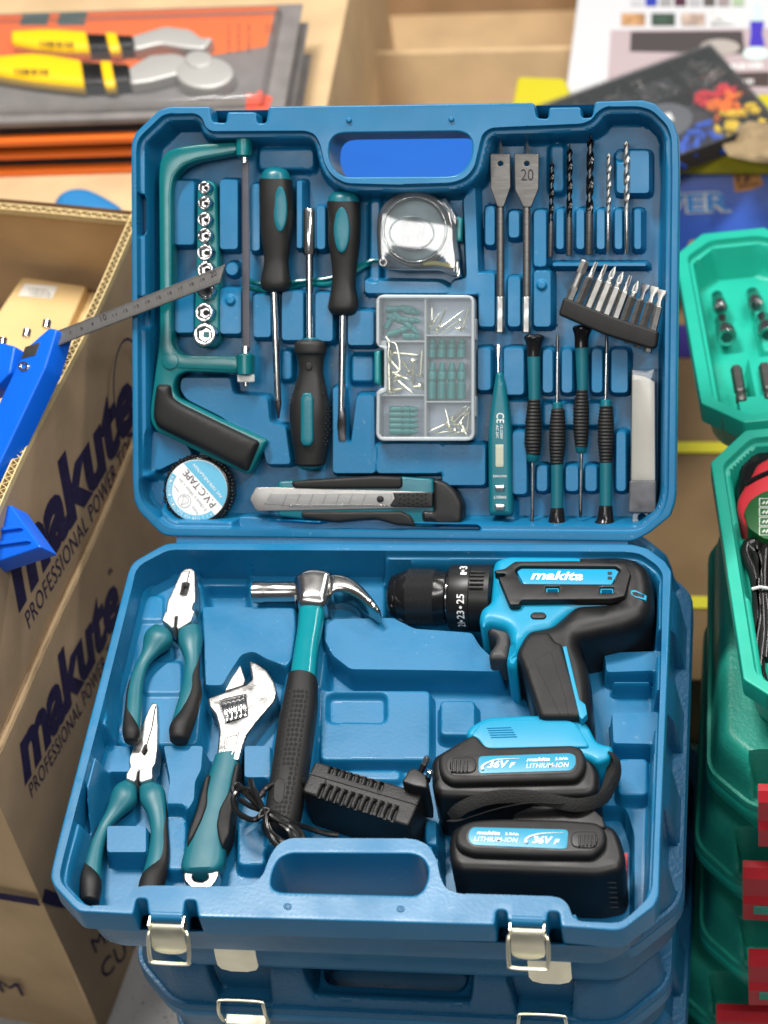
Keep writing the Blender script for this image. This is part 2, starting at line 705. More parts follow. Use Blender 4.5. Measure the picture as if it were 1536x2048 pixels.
g = G().add([(-6, -4, FLOOR_Z), (6, -4, FLOOR_Z), (6, 9, FLOOR_Z), (-6, 9, FLOOR_Z)], [(0, 1, 2, 3)])
fl = solo("floor", g, fm, None, None, kind="structure")


# ------------------------------------------------------------------ moulded case shells
def loop_rings(L, ds):
    n = len(L)
    out = []
    for i in range(n):
        t = (L[(i + 1) % n] - L[i - 1])
        if t.length < 1e-9:
            continue
        t.normalize()
        nn = Vector((-t.y, t.x))
        for d in ds:
            p = L[i] + nn * d
            out.append((p.x, p.y, d))
    return out


def shell(F, outer, inner, hole, floor, feats, rimfeats=(), step=.0011, wall=.006, ledge=.004, ledge_z=-.006, skirt=-.022, body=-.06, hole_z=-.03, simple=None, local=False):
    """One blow-moulded half: flat rim, cavity with raised pads, handle hole, outer skirt and body."""
    cv = (lambda q, h: [Vector(p) for p in q]) if local else (lambda q, h: F.poly(q, h))
    RO = .0012
    O = resample(roundpoly(cv(outer, 0), .0022), .0016)
    I = resample(roundpoly(cv(inner, 0), .006, 4), .0013)
    loops = [O]
    if area(O) < 0:
        O.reverse()
    if area(I) < 0:
        I.reverse()
    if hole:
        H = resample(roundpoly(cv(hole, 0), .008, 4), .0014)
        if area(H) > 0:
            H.reverse()
        loops.append(H)
    pts = []
    for L in loops:
        pts += [p for p in loop_rings(L, (.00015, .0004, .0008, .0013))]
    A = np.array(pts)
    d, ins = pdist(A[:, :2], loops)
    A = A[ins & (d >= A[:, 2] * .9)][:, :2]
    Bp = np.array(loop_rings(I, (-.0004, 0, .0004, .0009, .0014, .0022)))
    d, ins = pdist(Bp[:, :2], [I])
    d2, ins2 = pdist(Bp[:, :2], loops)
    Bp = Bp[(d >= np.abs(Bp[:, 2]) * .85) & ins2 & (d2 > .0015)][:, :2]
    xs, ys = [p.x for p in O], [p.y for p in O]
    gx, gy = np.meshgrid(np.arange(min(xs), max(xs), step), np.arange(min(ys), max(ys), step))
    Q = np.c_[gx.ravel(), gy.ravel()]
    d, ins = pdist(Q, loops)
    Q, d = Q[ins & (d > .0017)], None
    dI, insI = pdist(Q, [I])
    keep = np.where(insI, dI > .0026, (dI > .0008) & (((Q / step).round().astype(int).sum(1) % 3) == 0))
    Q = Q[keep]
    FR = []
    for (hh, w, rr, P) in feats:
        if len(P) == 4 and not isinstance(P[0], tuple):
            P = rect(*P)
        P = resample(roundpoly(cv(P, hh), rr), .0012)
        if area(P) < 0:
            P.reverse()
        k = np.where((Q[:, 0] > min(p.x for p in P) - w) & (Q[:, 0] < max(p.x for p in P) + w) & (Q[:, 1] > min(p.y for p in P) - w) & (Q[:, 1] < max(p.y for p in P) + w))[0]
        if len(k):
            dd, i2 = pdist(Q[k], [P])
            sd = np.where(i2, dd, -dd)
            drop = np.zeros(len(Q), bool)
            drop[k[(sd > -w * .75 - .0005) & (sd < w * .25 + .0005)]] = True
            Q = Q[~drop]
        R_ = np.array(loop_rings(P, (-.76 * w, -.56 * w, -.35 * w, -.12 * w, .08 * w, .26 * w)))
        dd, i2 = pdist(R_[:, :2], [P])
        R_ = R_[dd >= np.abs(R_[:, 2]) * .9][:, :2]
        d1, in1 = pdist(R_, [I])
        FR.append(R_[in1 & (d1 > .0026)])
    if FR:
        Q = np.vstack([Q] + FR)

    def zf(X):
        d, _ = pdist(X, loops)
        z = np.zeros(len(X))
        m = d < RO
        z[m] = -RO + np.sqrt(np.maximum(RO * RO - (RO - d[m]) ** 2, 0))
        for (hh, w, rr, P) in rimfeats:
            P = roundpoly(cv(P, 0), rr)
            dd, ii = pdist(X, [P])
            sd = np.where(ii, dd, -dd)
            z += hh * sstep((sd + w / 2) / w)
        dI, ii = pdist(X, [I])
        zc = ledge_z * sstep((dI + .0004) / .0016)
        zc = zc + (floor - ledge_z) * sstep((dI - ledge) / wall)
        low = zc.copy()
        for (hh, w, rr, P) in feats:
            if len(P) == 4 and not isinstance(P[0], tuple):
                P = rect(*P)
            P = roundpoly(cv(P, hh), rr)
            x0, x1 = min(p.x for p in P) - w, max(p.x for p in P) + w
            y0, y1 = min(p.y for p in P) - w, max(p.y for p in P) + w
            k = np.where((X[:, 0] > x0) & (X[:, 0] < x1) & (X[:, 1] > y0) & (X[:, 1] < y1) & ii)[0]
            if not len(k):
                continue
            dd, i2 = pdist(X[k], [P])
            sd = np.where(i2, dd, -dd)
            t = sstep((sd + w * .75) / w)
            new = low[k] + (hh - low[k]) * t
            low[k] = new
        return np.where(ii, np.minimum(low, zc * 0 + np.maximum(low, -1)), z)
    allp = [tuple(p) for p in np.vstack([A, Bp, Q])]
    vs, fs = fill(loops, allp, zf)
    g = G().add(vs, fs)
    n = len(O)
    c = sum((Vector(p) for p in O), Vector((0, 0))) / n
    S = simple and resample(roundpoly(cv(simple, 0), .01, 4), .004)
    zt = -RO
    g.add([(p.x, p.y, zt) for p in O] + [(p.x, p.y, skirt) for p in O], [(i, i + n, (i + 1) % n + n, (i + 1) % n) for i in range(n)])
    if S:
        if area(S) < 0:
            S.reverse()
        m = len(S)
        cs = sum((Vector(p) for p in S), Vector((0, 0))) / m
        def ins_(k):
            return [cs + (Vector(p) - cs) * k for p in S]
        layers = [(1.0, skirt), (.985, skirt - .003), (.965, skirt - .006), (.95, body + .006), (.935, body)]
        rings = [[(p.x, p.y, z) for p in ins_(k)] for k, z in layers]
        g.loft([r[::-1] for r in rings], cap=False)
        vs, fs = fill([[Vector(p[:2]) for p in rings[-1]]] + ([H] if hole else []), [], lambda X: np.full(len(X), float(body)))
        g.add(vs, [f[::-1] for f in fs])
    if hole:
        n = len(H)
        g.add([(p.x, p.y, zt) for p in H] + [(p.x, p.y, hole_z) for p in H], [(i, i + n, (i + 1) % n + n, (i + 1) % n) for i in range(n)])
    return g


LID_OUT = [(262, 300), (264, 281), (271, 265), (318, 220), (340, 213), (420, 213), (424, 244), (452, 246), (454, 224), (512, 224), (514, 247), (532, 246), (537, 213),
           (800, 209), (1068, 205), (1073, 236), (1096, 238), (1098, 215), (1161, 214), (1163, 236), (1184, 235), (1190, 203), (1285, 200), (1310, 207), (1347, 245), (1357, 275),
           (1358.7, 350), (1351.5, 985), (1349, 1006), (1340, 1033), (1300, 1065), (1275, 1079), (1262, 1083), (800, 1078), (345, 1073), (330, 1071), (318, 1064), (278, 1023), (268, 1000), (265, 960)]
LID_IN = [(273, 300), (275, 284), (283, 271), (325, 231), (340, 227), (390, 226), (404, 234), (412, 255), (424, 262), (612, 261), (630, 268), (641, 288), (650, 328), (664, 350), (690, 366),
          (800, 369), (905, 366), (932, 356), (949, 335), (957, 300), (965, 268), (982, 256), (1165, 248), (1184, 240), (1197, 222), (1214, 213), (1278, 212), (1305, 220), (1335, 250),
          (1344, 275), (1345, 350), (1338, 985), (1333, 1010), (1322, 1032), (1285, 1062), (1262, 1066), (800, 1062), (345, 1056), (330, 1050), (286, 1007), (278, 985)]
LID_HOLE = [(657, 305), (660, 282), (672, 269), (690, 266), (920, 263), (937, 270), (945, 285), (944, 308), (935, 332), (915, 350), (893, 353), (690, 354), (670, 343), (660, 325)]
P1 = -.019
LW = .0032
LR = .0035
lidf = [(P1, LW, LR, q) for q in [
    (346, 360, 390, 491), (438, 358, 477, 500), (499, 366, 521, 503), (592, 360, 606, 498), (631, 410, 652, 500),
    (348, 576, 389, 667), (438, 576, 484, 669), (504, 588, 543, 676), (562, 581, 608, 682), (629, 584, 667, 684), (694, 620, 749, 692),
    (969, 411, 991, 492), (1016, 421, 1040, 477), (1066, 419, 1094, 535), (956, 544, 991, 655), (1014, 552, 1042, 655), (1066, 540, 1103, 655),
    (1111, 417, 1129, 500), (1151, 417, 1170, 500), (1192, 417, 1211, 500), (1228, 417, 1246, 500), (1267, 417, 1284, 500),
    (1232, 300, 1300, 388), (954, 694, 983, 782), (1006, 694, 1049, 791), (1084, 697, 1107, 787), (1122, 697, 1146, 787), (1182, 697, 1206, 787), (1221, 697, 1257, 787),
    (1023, 862, 1055, 990), (1072, 930, 1096, 984), (1130, 930, 1158, 984), (1169, 930, 1195, 984), (1231, 862, 1253, 984), (883, 888, 972, 972), (752, 886, 885, 948)]]
lidf += [(P1, LW, LR, q) for q in [
    [(362, 754), (462, 754), (467, 788), (536, 792), (541, 846), (572, 850), (583, 930), (532, 930), (524, 892), (440, 834), (372, 800), (358, 778)],
    [(664, 774), (682, 772), (690, 870), (700, 890), (712, 790), (750, 788), (752, 948), (664, 948)],
    [(304, 862), (330, 862), (368, 880), (384, 905), (384, 918), (352, 925), (318, 942), (300, 942)],
    [(925, 395), (952, 372), (960, 590), (890, 591), (905, 560), (932, 556)],
    [(728, 556), (760, 560), (880, 562), (900, 575), (895, 588), (728, 588)],
    [(1104, 524), (1292, 524), (1296, 534), (1104, 534)],
    [(500, 1032), (560, 1042), (640, 1047), (690, 1036), (780, 1038), (840, 1050), (960, 1052), (960, 1060), (480, 1058), (475, 1035)],
    (280, 395, 296, 470), (285, 600, 302, 654)]]
lidf += [(-.025, .004, .004, (517, 296, 628, 340)), (-.026, .004, .004, (1100, 290, 1128, 385)), (-.027, .005, .004, (300, 960, 330, 1040)),
         (-.026, .004, .003, (702, 712, 748, 764)), (-.027, .0035, .003, (1010, 800, 1060, 852)), (-.027, .0035, .003, (1085, 806, 1215, 852)), (-.027, .0035, .003, (1010, 1000, 1030, 1040)),
         (-.026, .0035, .003, (562, 702, 584, 760)), (-.027, .004, .004, (740, 400, 760, 560)), (-.0245, .003, .003, (1276, 760, 1300, 1020)),
         (-.026, .003, .004, ell(1243, 312, 11, 11, 14)), (-.017, .002, .002, ell(1083, 570, 8, 8, 12)), (-.017, .002, .002, ell(460, 600, 8, 8, 12)), (-.024, .003, .002, ell(464, 538, 14, 14, 14))]
stud = lambda x, y, r, hh: (hh, .0016, .001, ell(x, y, r, r, 14))
BODY_L = [(262, 285), (320, 216), (1300, 200), (1358, 265), (1351, 1000), (1270, 1082), (335, 1073), (265, 1010)]

case = thing("tool_case", "open blue tool case packed with hand tools, its lid leaning back", "tool case", TF, (0, -0.16, -0.06))
lid_g = shell(LF, LID_OUT, LID_IN, LID_HOLE, -.0335, lidf, [], step=.00125, skirt=-.020, body=-.044, hole_z=-.044, simple=BODY_L)


def to_world(F, g):
    g.v = [tuple(F.M @ Vector(v)) for v in g.v]
    return g


part("lid", to_world(LF, lid_g), BLUE, case, smooth=50, label="raised lid of the blue case with moulded pockets and a handle opening", weld=True)

TRAY_OUT = [(345, 1085.5), (800, 1087), (1265, 1088), (1295, 1096), (1330, 1122), (1343, 1142), (1335, 1340), (1320.8, 1680), (1317.5, 1790), (1308, 1812), (1250, 1856), (1233, 1861), (1122, 1853), (1118, 1823), (1096, 1822),
            (1093, 1843), (1015, 1840), (1013, 1820), (993, 1819), (989, 1850), (700, 1842), (396, 1834), (391, 1800), (370, 1799), (366, 1832), (297, 1829), (293, 1797), (273, 1796), (266, 1829), (158, 1823), (146, 1814), (107, 1771),
            (101, 1755), (103, 1738), (116, 1682), (185, 1417), (256, 1145), (262, 1130), (272, 1120), (312, 1097), (330, 1088)]
TRAY_IN = [(337, 1100), (800, 1102), (1262, 1104), (1282, 1108), (1312, 1128), (1326, 1146), (1322, 1340), (1309, 1680), (1305, 1775), (1298, 1795), (1262, 1830), (1240, 1846), (1160, 1842), (1146, 1834), (1136, 1806), (1118, 1793), (920, 1787), (893, 1778),
           (882, 1756), (873, 1715), (858, 1690), (832, 1677), (580, 1676), (556, 1688), (540, 1712), (528, 1748), (508, 1768), (480, 1773), (290, 1771), (268, 1776), (250, 1800), (232, 1811), (175, 1811), (158, 1803), (124, 1766), (120, 1750), (126, 1720), (195, 1455), (266, 1170), (272, 1142), (284, 1128)]
TRAY_HOLE = [(541, 1766), (545, 1740), (558, 1716), (580, 1706), (825, 1707), (845, 1715), (857, 1735), (855, 1760), (845, 1782), (830, 1791), (562, 1784), (546, 1778)]
BODY_T = [(272, 1110), (330, 1087), (1280, 1090), (1343, 1135), (1317, 1800), (1240, 1860), (150, 1822), (101, 1760)]
P2 = -.024
TW = .0032
TR = .0032
trayf = [(-.029, .006, .006, [(262, 1150), (400, 1150), (412, 1215), (412, 1330), (396, 1490), (236, 1490), (252, 1250)]),
         (-.030, .006, .005, [(496, 1150), (770, 1150), (772, 1236), (660, 1240), (640, 1420), (600, 1690), (516, 1690), (560, 1420), (590, 1240), (500, 1225)])]
trayf += [(-.022 if len(q) > 4 else -.027, TW, TR, q) for q in [
    [(404, 1212), (590, 1214), (592, 1260), (584, 1318), (572, 1334), (530, 1318), (506, 1304), (484, 1310), (458, 1350), (446, 1372), (410, 1372)],
    (288, 1324, 362, 1386), (212, 1650, 294, 1706), (487, 1490, 542, 1556), (250, 1192, 324, 1240),
    [(648, 1237), (786, 1234), (830, 1256), (945, 1264), (962, 1292), (990, 1318), (1005, 1345), (870, 1342), (700, 1340), (664, 1312), (648, 1280)],
    [(1206, 1304), (1330, 1300), (1330, 1342), (1212, 1346)],
    [(1222, 1424), (1330, 1422), (1328, 1490), (1225, 1488)],
    [(325, 1490), (408, 1490), (404, 1540), (392, 1562), (390, 1600), (376, 1622), (330, 1622), (338, 1560)],
    (175, 1490, 262, 1545)]]
trayf += [(-.033, .004, .004, q) for q in [
    (402, 1150, 498, 1172), (640, 1380, 860, 1520), (880, 1400, 950, 1470), (330, 1632, 372, 1740), (475, 1640, 530, 1730), (1236, 1516, 1296, 1590), (850, 1640, 890, 1690)]]
trayf += [(-.039, .004, .004, q) for q in [(660, 1400, 770, 1450), (690, 1540, 800, 1560), (1090, 1640, 1180, 1700)]]
trayf += [(-.057, .004, .004, [(888, 1668), (905, 1640), (1246, 1640), (1262, 1690), (1262, 1905), (890, 1900)])]
trayf += [(-.030, .004, .003, q) for q in [(256, 1290, 270, 1345), (160, 1610, 182, 1680), (1226, 1362, 1300, 1368)]]
tray_g = shell(TF, TRAY_OUT, TRAY_IN, TRAY_HOLE, -.044, trayf, [], step=.00125, wall=.006, ledge=.0025, skirt=-.021, body=-.060, hole_z=-.06, simple=BODY_T)
part("tray", tray_g, BLUE, case, smooth=50, label="deep lower half of the open blue case")
# hinge strip between the halves
hg = G()
hp = []
for px in (352, 580, 800, 1030, 1256):
    a, b = TF.p(px, 1086.4, -.002), None
    hp.append(a)
x0, x1 = hp[0].x, hp[-1].x
ring = []
d = Vector((0, math.cos(LID_A), math.sin(LID_A)))
prof = [Vector((0, -.003, -.0012)), Vector((0, -.0008, -.0030)), d * .003 + Vector((0, .0009, -.0016)), d * .003 + Vector((0, .0019, -.003)), Vector((0, 0, -.0055)), Vector((0, -.003, -.0040))]
hg.loft([[p + Vector((x0, 0, 0)) for p in prof], [p + Vector((x1, 0, 0)) for p in prof]])
part("hinge_strip", hg, BLUE, case)


# latches: an axle roll of plastic, a bent sheet flap and a wire loop
def latch(px, parent, open_=True):
    A, B = TF.p(px - 34, 1832 + (px - 330) * .012, 0), TF.p(px + 34, 1832 + (px - 330) * .012, 0)
    c = (A + B) / 2
    w = (B - A).length / 2
    g = G().rod([(c.x - w * .93, c.y + .002, -.004), (c.x + w * .93, c.y + .002, -.004)], .0042, 14)
    ax = part("axle_roll", g, BLUE, parent)
    g = G()
    prof = [(-.0035, -.0062, 1.0), (-.0065, -.0092, 1.0), (-.0088, -.016, 1.0), (-.0105, -.0215, 1.03), (-.0114, -.0245, .94), (-.0119, -.0268, .6), (-.012, -.0276, .2)]
    for sgn, off in ((1, 0.0), (-1, .0009)):
        pass
    nseg = 8
    rings = []
    for yy, zz, k in prof:
        rings.append([(c.x + w * k * (2 * j / nseg - 1), c.y + yy, zz) for j in range(nseg + 1)] + [(c.x + w * k * (1 - 2 * j / nseg), c.y + yy + .0011, zz + .0004) for j in range(nseg + 1)])
    g.loft(rings)
    for s in (-1, 1):
        g.box((c.x + s * w * 1.0, c.y - .002, -.008), (1, 0, 0), (0, 1, 0), (0, 0, 1), .0006, .004, .0055)
    fl_ = part("flap", g, ZINC, parent, smooth=30)
    g = G()
    W2, y0, z0 = w * 1.16, c.y - .0075, -.0105
    path = [(-W2 * .93, .003, -.001), (-W2, 0, -.002), (-W2 * 1.0, -.006, -.010), (-W2 * .96, -.0095, -.0155), (-W2 * .80, -.0105, -.0180), (W2 * .84, -.0105, -.0185), (W2 * 1.0, -.0095, -.0160), (W2 * 1.06, -.006, -.010), (W2 * 1.04, 0, -.001), (W2 * .9, .003, 0)]
    pts = smooth_path([(c.x + x, y0 + y, z0 + z) for x, y, z in path], 4)
    g.rod(pts, .00135, 8)
    part("wire_loop", g, ZINC, parent)


latch(332, case)
latch(1054, case)

for x_, y_ in ((697, 240), (902, 238)):
    part("alignment_stud", to_world(LF, ppuff(LF, ell(x_, y_, 5.5, 5.5, 18), -.001, .0022, .0012)), BLUE, case)
for x_, y_ in ((575, 1812), (801, 1817)):
    part("alignment_ring", ppuff(TF, ell(x_, y_, 8.5, 6.5, 22), -.001, .0006, .0003, holes=[ell(x_, y_, 6, 4.5, 18)]), BLUE, case)
    part("alignment_dimple", ppuff(TF, ell(x_, y_, 5.5, 4.2, 18), -.001, .0002, .0001), BLUET, case)
# ================================================================== things lying in the lid
def clear_mat(name, tint=(.86, .93, .95), white=.06, rough=.06, gl=.5):
    m = bpy.data.materials.new(name)
    m.use_nodes = True
    nt = m.node_tree
    for n_ in list(nt.nodes):
        nt.nodes.remove(n_)
    out = nt.nodes.new("ShaderNodeOutputMaterial")
    tr = nt.nodes.new("ShaderNodeBsdfTransparent")
    tr.inputs[0].default_value = (*tint, 1)
    df = nt.nodes.new("ShaderNodeBsdfDiffuse")
    df.inputs[0].default_value = (.8, .85, .88, 1)
    g_ = nt.nodes.new("ShaderNodeBsdfGlossy")
    g_.inputs["Roughness"].default_value = rough
    m1 = nt.nodes.new("ShaderNodeMixShader")
    m1.inputs[0].default_value = white
    nt.links.new(tr.outputs[0], m1.inputs[1])
    nt.links.new(df.outputs[0], m1.inputs[2])
    lw = nt.nodes.new("ShaderNodeFresnel")
    lw.inputs[0].default_value = 1.5
    mu = nt.nodes.new("ShaderNodeMath")
    mu.operation = 'MULTIPLY'
    mu.inputs[1].default_value = gl * 2
    mu.use_clamp = True
    nt.links.new(lw.outputs[0], mu.inputs[0])
    m2 = nt.nodes.new("ShaderNodeMixShader")
    nt.links.new(mu.outputs[0], m2.inputs[0])
    nt.links.new(m1.outputs[0], m2.inputs[1])
    nt.links.new(g_.outputs[0], m2.inputs[2])
    nt.links.new(m2.outputs[0], out.inputs[0])
    return m


CLEAR = clear_mat("clear_plastic", (.985, .99, .99), .02, .08, .5)
CLEART = clear_mat("clear_plastic_wall", (.93, .96, .965), .06, .05, 1.3)
FROST = clear_mat("frosted_plastic", (.97, .985, .99), .08, .35, .25)
FROSTW = clear_mat("frosted_plastic_wall", (.85, .92, .95), .42, .3, .6)
L = LF
FLZ = -.0333

# hacksaw
t = thing("hacksaw", "mini hacksaw with teal metal frame and black rubber grip, on the lid's left", "hacksaw", L, L.p(400, 600, FLZ))
fr_ = [(476, 284), (400, 288), (355, 294), (333, 303), (320, 321), (317, 350), (319, 560), (319, 660), (316, 700), (308, 760), (300, 820), (301, 845), (313, 864), (336, 874), (385, 898), (497, 951),
       (533, 882), (525, 876), (440, 838), (380, 808), (352, 795), (346, 775), (353, 752), (372, 743), (478, 747), (478, 712), (372, 711), (354, 704), (344, 690), (343, 640), (343, 380), (348, 352), (366, 332), (395, 321), (476, 306)]
fo = part("frame", ppuff(L, fr_, -.026, -.010, .0016, rnd=.004), TEALG, t)
part("frame_web", ppuff(L, [(474, 289), (400, 293), (356, 299), (336, 308), (325, 324), (323, 350), (325, 660), (322, 702), (330, 735), (360, 736), (474, 741), (474, 718), (370, 716), (350, 708), (339, 692), (338, 380), (343, 350), (362, 328), (394, 316), (474, 301)], -.013, -.0094, .0005, rnd=.003), TEALG, fo)
part("rivet", ppuff(L, ell(340, 722, 17, 17, 22), -.0125, -.0088, .0006), TEALG, fo)
part("grip", ppuff(L, [(311, 768), (340, 769), (343, 795), (362, 808), (440, 846), (519, 884), (494, 945), (385, 890), (335, 866), (311, 853), (304, 834), (306, 803)], -.026, -.0058, .0048, rnd=.003, step=.003, dome=.0015), RUBBER, t)
hd = rows(L, -.014, [(280, 474, 504, .009), (296, 474, 504, .009), (312, 475, 503, .009)], e=3.2, k=2)
part("frame_head", hd, TEALG, t)
hd = rows(L, -.014, [(711, 476, 508, .009), (730, 475, 508, .009), (748, 477, 507, .009)], e=3.2, k=2)
part("frame_head", hd, TEALG, t)
zig = []
for k in range(64):
    y = 322 + k * (696 - 322) / 64
    zig += [(484.5 + y * .003, y), (480.5 + y * .003, y + 2.9)]
part("blade", ppuff(L, zig[::-1] + [(497, 320), (499.5, 700), (489, 700)], -.0136, -.0126, .0002), M("saw_blade", (.07, .07, .085), .42, .4, var=.1, vs=60), t)
part("blade_pin", rows(L, -.0125, [(306, 483, 496, .003), (326, 483, 496, .003)], e=4, k=1), CHROME, t)
part("blade_pin", rows(L, -.0125, [(693, 484, 498, .003), (713, 484, 498, .003)], e=4, k=1), CHROME, t)
g = G()
nr = []
for q, rr in ((0, .92), (.12, 1), (.88, 1), (1, .92)):
    c0, c1 = L.p(492, 749, -.014), L.p(492, 764, -.014)
    a = (L.p(508, 757, -.014) - L.p(474, 757, -.014)).length / 2
    c = c0 + (c1 - c0) * q
    nr.append([c + Vector((1, 0, 0)) * (a * rr * (1 - .06 * (k % 2)) * math.cos(math.pi * k / 22)) + Vector((0, 0, 1)) * (a * rr * .7 * (1 - .06 * (k % 2)) * math.sin(math.pi * k / 22)) for k in range(44)])
g.loft(nr)
part("tension_nut", g, WHITEPL, t, smooth=20)
part("tension_screw", lathe(L, [(0, .0022), (.9, .0022), (1, .0015)], L.p(492, 762, -.014), L.p(492, 773, -.014), 12), STEEL, t)

# socket rail and sockets
RAILM = clear_mat("teal_translucent_plastic", (.2, .75, .78), .35, .2, .9)
TEALRAIL = M("teal_rail_plastic", (0.01, 0.20, 0.22), .25, rvar=.05)
t = solo("socket_rail", ppuff(L, [(394, 370), (402, 361), (421, 361), (430, 370), (437, 500), (438, 600), (439, 680), (428, 695), (404, 697), (388, 686), (388, 640), (393, 500)], -.0330, -.0185, .002, rnd=.004), TEALRAIL,
         "narrow teal plastic rail holding nine chrome sockets", "socket rail", L, L.p(412, 530, FLZ))
names = ["smallest chrome socket at the top end of the teal rail", "second chrome socket from the top of the teal rail", "third chrome socket from the top of the teal rail",
         "fourth chrome socket from the top of the teal rail", "fifth chrome socket, just above the steel ruler", "sixth chrome socket, its lower half behind the ruler",
         "seventh chrome socket, its upper half behind the ruler", "eighth chrome socket, next to the largest one", "largest chrome socket at the rail's bottom end, square drive showing"]
for (x, y, r), lb in zip([(408, 375, 12.5), (408, 406, 13), (408, 439, 14), (408.5, 471, 14.5), (409.5, 505, 16), (410.5, 540, 16.5), (411, 581, 17), (408, 625, 18.5), (408.5, 669, 23)], names):
    s = (L.p(x + 10, y, -.008) - L.p(x, y, -.008)).length / 10
    c = L.p(x, y, -.0075)
    t = thing("socket", lb, "socket", L, (c.x, c.y, -.0185), group="sockets on the teal rail")
    hexh = ell(c.x, c.y, r * s * .62, r * s * .62, 12)
    hexh = [(c.x + (p[0] - c.x) * (1 if k % 2 else .86), c.y + (p[1] - c.y) * (1 if k % 2 else .86)) for k, p in enumerate(hexh)]
    part("barrel", puff(ell(c.x, c.y, r * s, r * s, 30), -.0185, -.0065, .0011, holes=[hexh]), CHROME, t)
    big = r > 20
    part("bore", puff(ell(c.x, c.y, r * s * .66, r * s * .66, 20), -.0180, -.0125, 0), STEEL if not big else CHROME, t)
    q = r * s * (.34 if not big else .36)
    part("drive_recess", puff(ell(c.x + q * .1, c.y, q, q, 4 if big else 12, rot=.75), -.0125, -.0120, 0), TEALRAIL if big else INKB, t)


def inset(F, x, y, a, b, z0, z1, mat, parent, name="inlay"):
    part(name, ppuff(F, ell(x, y, a, b, 30), z0, z1, .0008, step=.003, dome=.0006), mat, parent)


SMOOTHR = M("soft_black_grip", (0.011, 0.011, 0.0105), .5, bump=.00005, bs=1400, var=.12, vs=40, rvar=.06)
# screwdriver, cross tip
t = thing("screwdriver", "black and teal cross-tip screwdriver pointing down, right of the hacksaw blade", "screwdriver", L, L.p(552, 580, FLZ))
part("cap", rows(L, -.0185, [(334, 546, 556), (338, 533, 569), (346, 525, 578), (360, 521, 583)], ratio=.88), TEAL, t)
hnd = part("handle", rows(L, -.0185, [(360, 520, 583), (400, 520, 587), (450, 522, 586), (478, 524, 582), (505, 528, 579), (525, 529, 577), (548, 525, 579), (566, 522, 581), (578, 525, 578)], ratio=.86, e=2.7), SMOOTHR, t)
inset(L, 560, 418, 14, 46, -.013, -.0081, TEAL, hnd)
sh = lathe(L, [(0, .0027), (.84, .0027), (.86, .0026)], L.p(548, 578, -.0185), L.p(557, 838, -.0185), 14)
part("shaft", sh, CHROME, t)
part("tip", lathe(L, [(0, .0027), (.25, .0026), (.8, .0012), (1, .0006)], L.p(555.7, 800, -.0185), L.p(557, 837, -.0185), 8), DARKST, t)
# nut driver
t = thing("nut_driver", "nut driver with chrome socket end up and studded black grip below", "nut driver", L, L.p(618, 780, FLZ))
part("socket_end", lathe(L, [(0, .0046), (.02, .0050), (.9, .0050), (1, .0042)], L.p(619, 418, -.0185), L.p(619, 510, -.0185), 24), CHROME, t)
part("shaft", lathe(L, [(0, .0029), (1, .0029)], L.p(619, 505, -.0185), L.p(620, 690, -.0185), 14), CHROME, t)
part("collar", rows(L, -.0185, [(680, 604, 640), (690, 598, 646)], k=1), TEAL, t)
hnd = part("handle", rows(L, -.0185, [(685, 592, 650), (690, 590, 652), (706, 590, 652), (712, 595, 649), (740, 598, 646), (765, 593, 650), (800, 583, 657), (830, 580, 660), (870, 583, 658), (900, 589, 655), (928, 592, 650)], ratio=.82, e=2.5), SMOOTHR, t)
part("end_cap", rows(L, -.0185, [(925, 592, 650), (932, 594, 647), (937, 602, 640)], ratio=.7, k=1), TEAL, t)
part("inlay", ppuff(L, [(601, 797), (606, 786), (621, 786), (626, 797), (626, 882), (621, 892), (606, 892), (601, 882)], -.012, -.0052, .001, step=.003, dome=.0006), TEAL, hnd)
g = G()
for s_ in (-1, 1):
    for i in range(20):
        for j in range(3):
            y = 775 + i * 6
            if (i + j) % 2:
                continue
            x = 620 + s_ * (27 + j * 4 + (5 if 790 < y < 870 else 0))
            hz = -.0185 + .0105 * math.sqrt(max(.05, 1 - ((x - 620) / 42) ** 2)) * .98
            g.ball(L.p(x, y, hz), .0006, 6, 4)
o = part("grip_studs", g, SMOOTHR, hnd)
o['kind'] = "stuff"
part("button", ppuff(L, ell(617, 733, 7, 8, 18), -.012, -.0098, .0007), SMOOTHR, hnd)
# screwdriver, flat tip
t = thing("screwdriver", "black and teal flat-tip screwdriver pointing down, left of the clear tape measure", "screwdriver", L, L.p(686, 600, FLZ))
part("cap", rows(L, -.0185, [(381, 681, 694), (385, 667, 708), (393, 659, 716), (405, 656, 720)], ratio=.88), TEAL, t)
hnd = part("handle", rows(L, -.0185, [(405, 655, 720), (440, 657, 721), (480, 657, 720), (508, 661, 717), (540, 665, 713), (572, 664, 711), (600, 659, 716), (616, 657, 716), (625, 661, 712)], ratio=.86, e=2.7), SMOOTHR, t)
inset(L, 683, 460, 16, 46, -.013, -.0078, TEAL, hnd)
part("shaft", lathe(L, [(0, .0027), (1, .0027)], L.p(686, 624, -.0185), L.p(683, 822, -.0185), 14), CHROME, t)
part("tip", rows(L, -.0185, [(815, 677, 690, .0026), (835, 676, 692, .0024), (850, 674.5, 692.5, .0016), (866, 676, 692, .001), (881, 677, 692, .0006)], e=3, dome=False), DARKST, t)

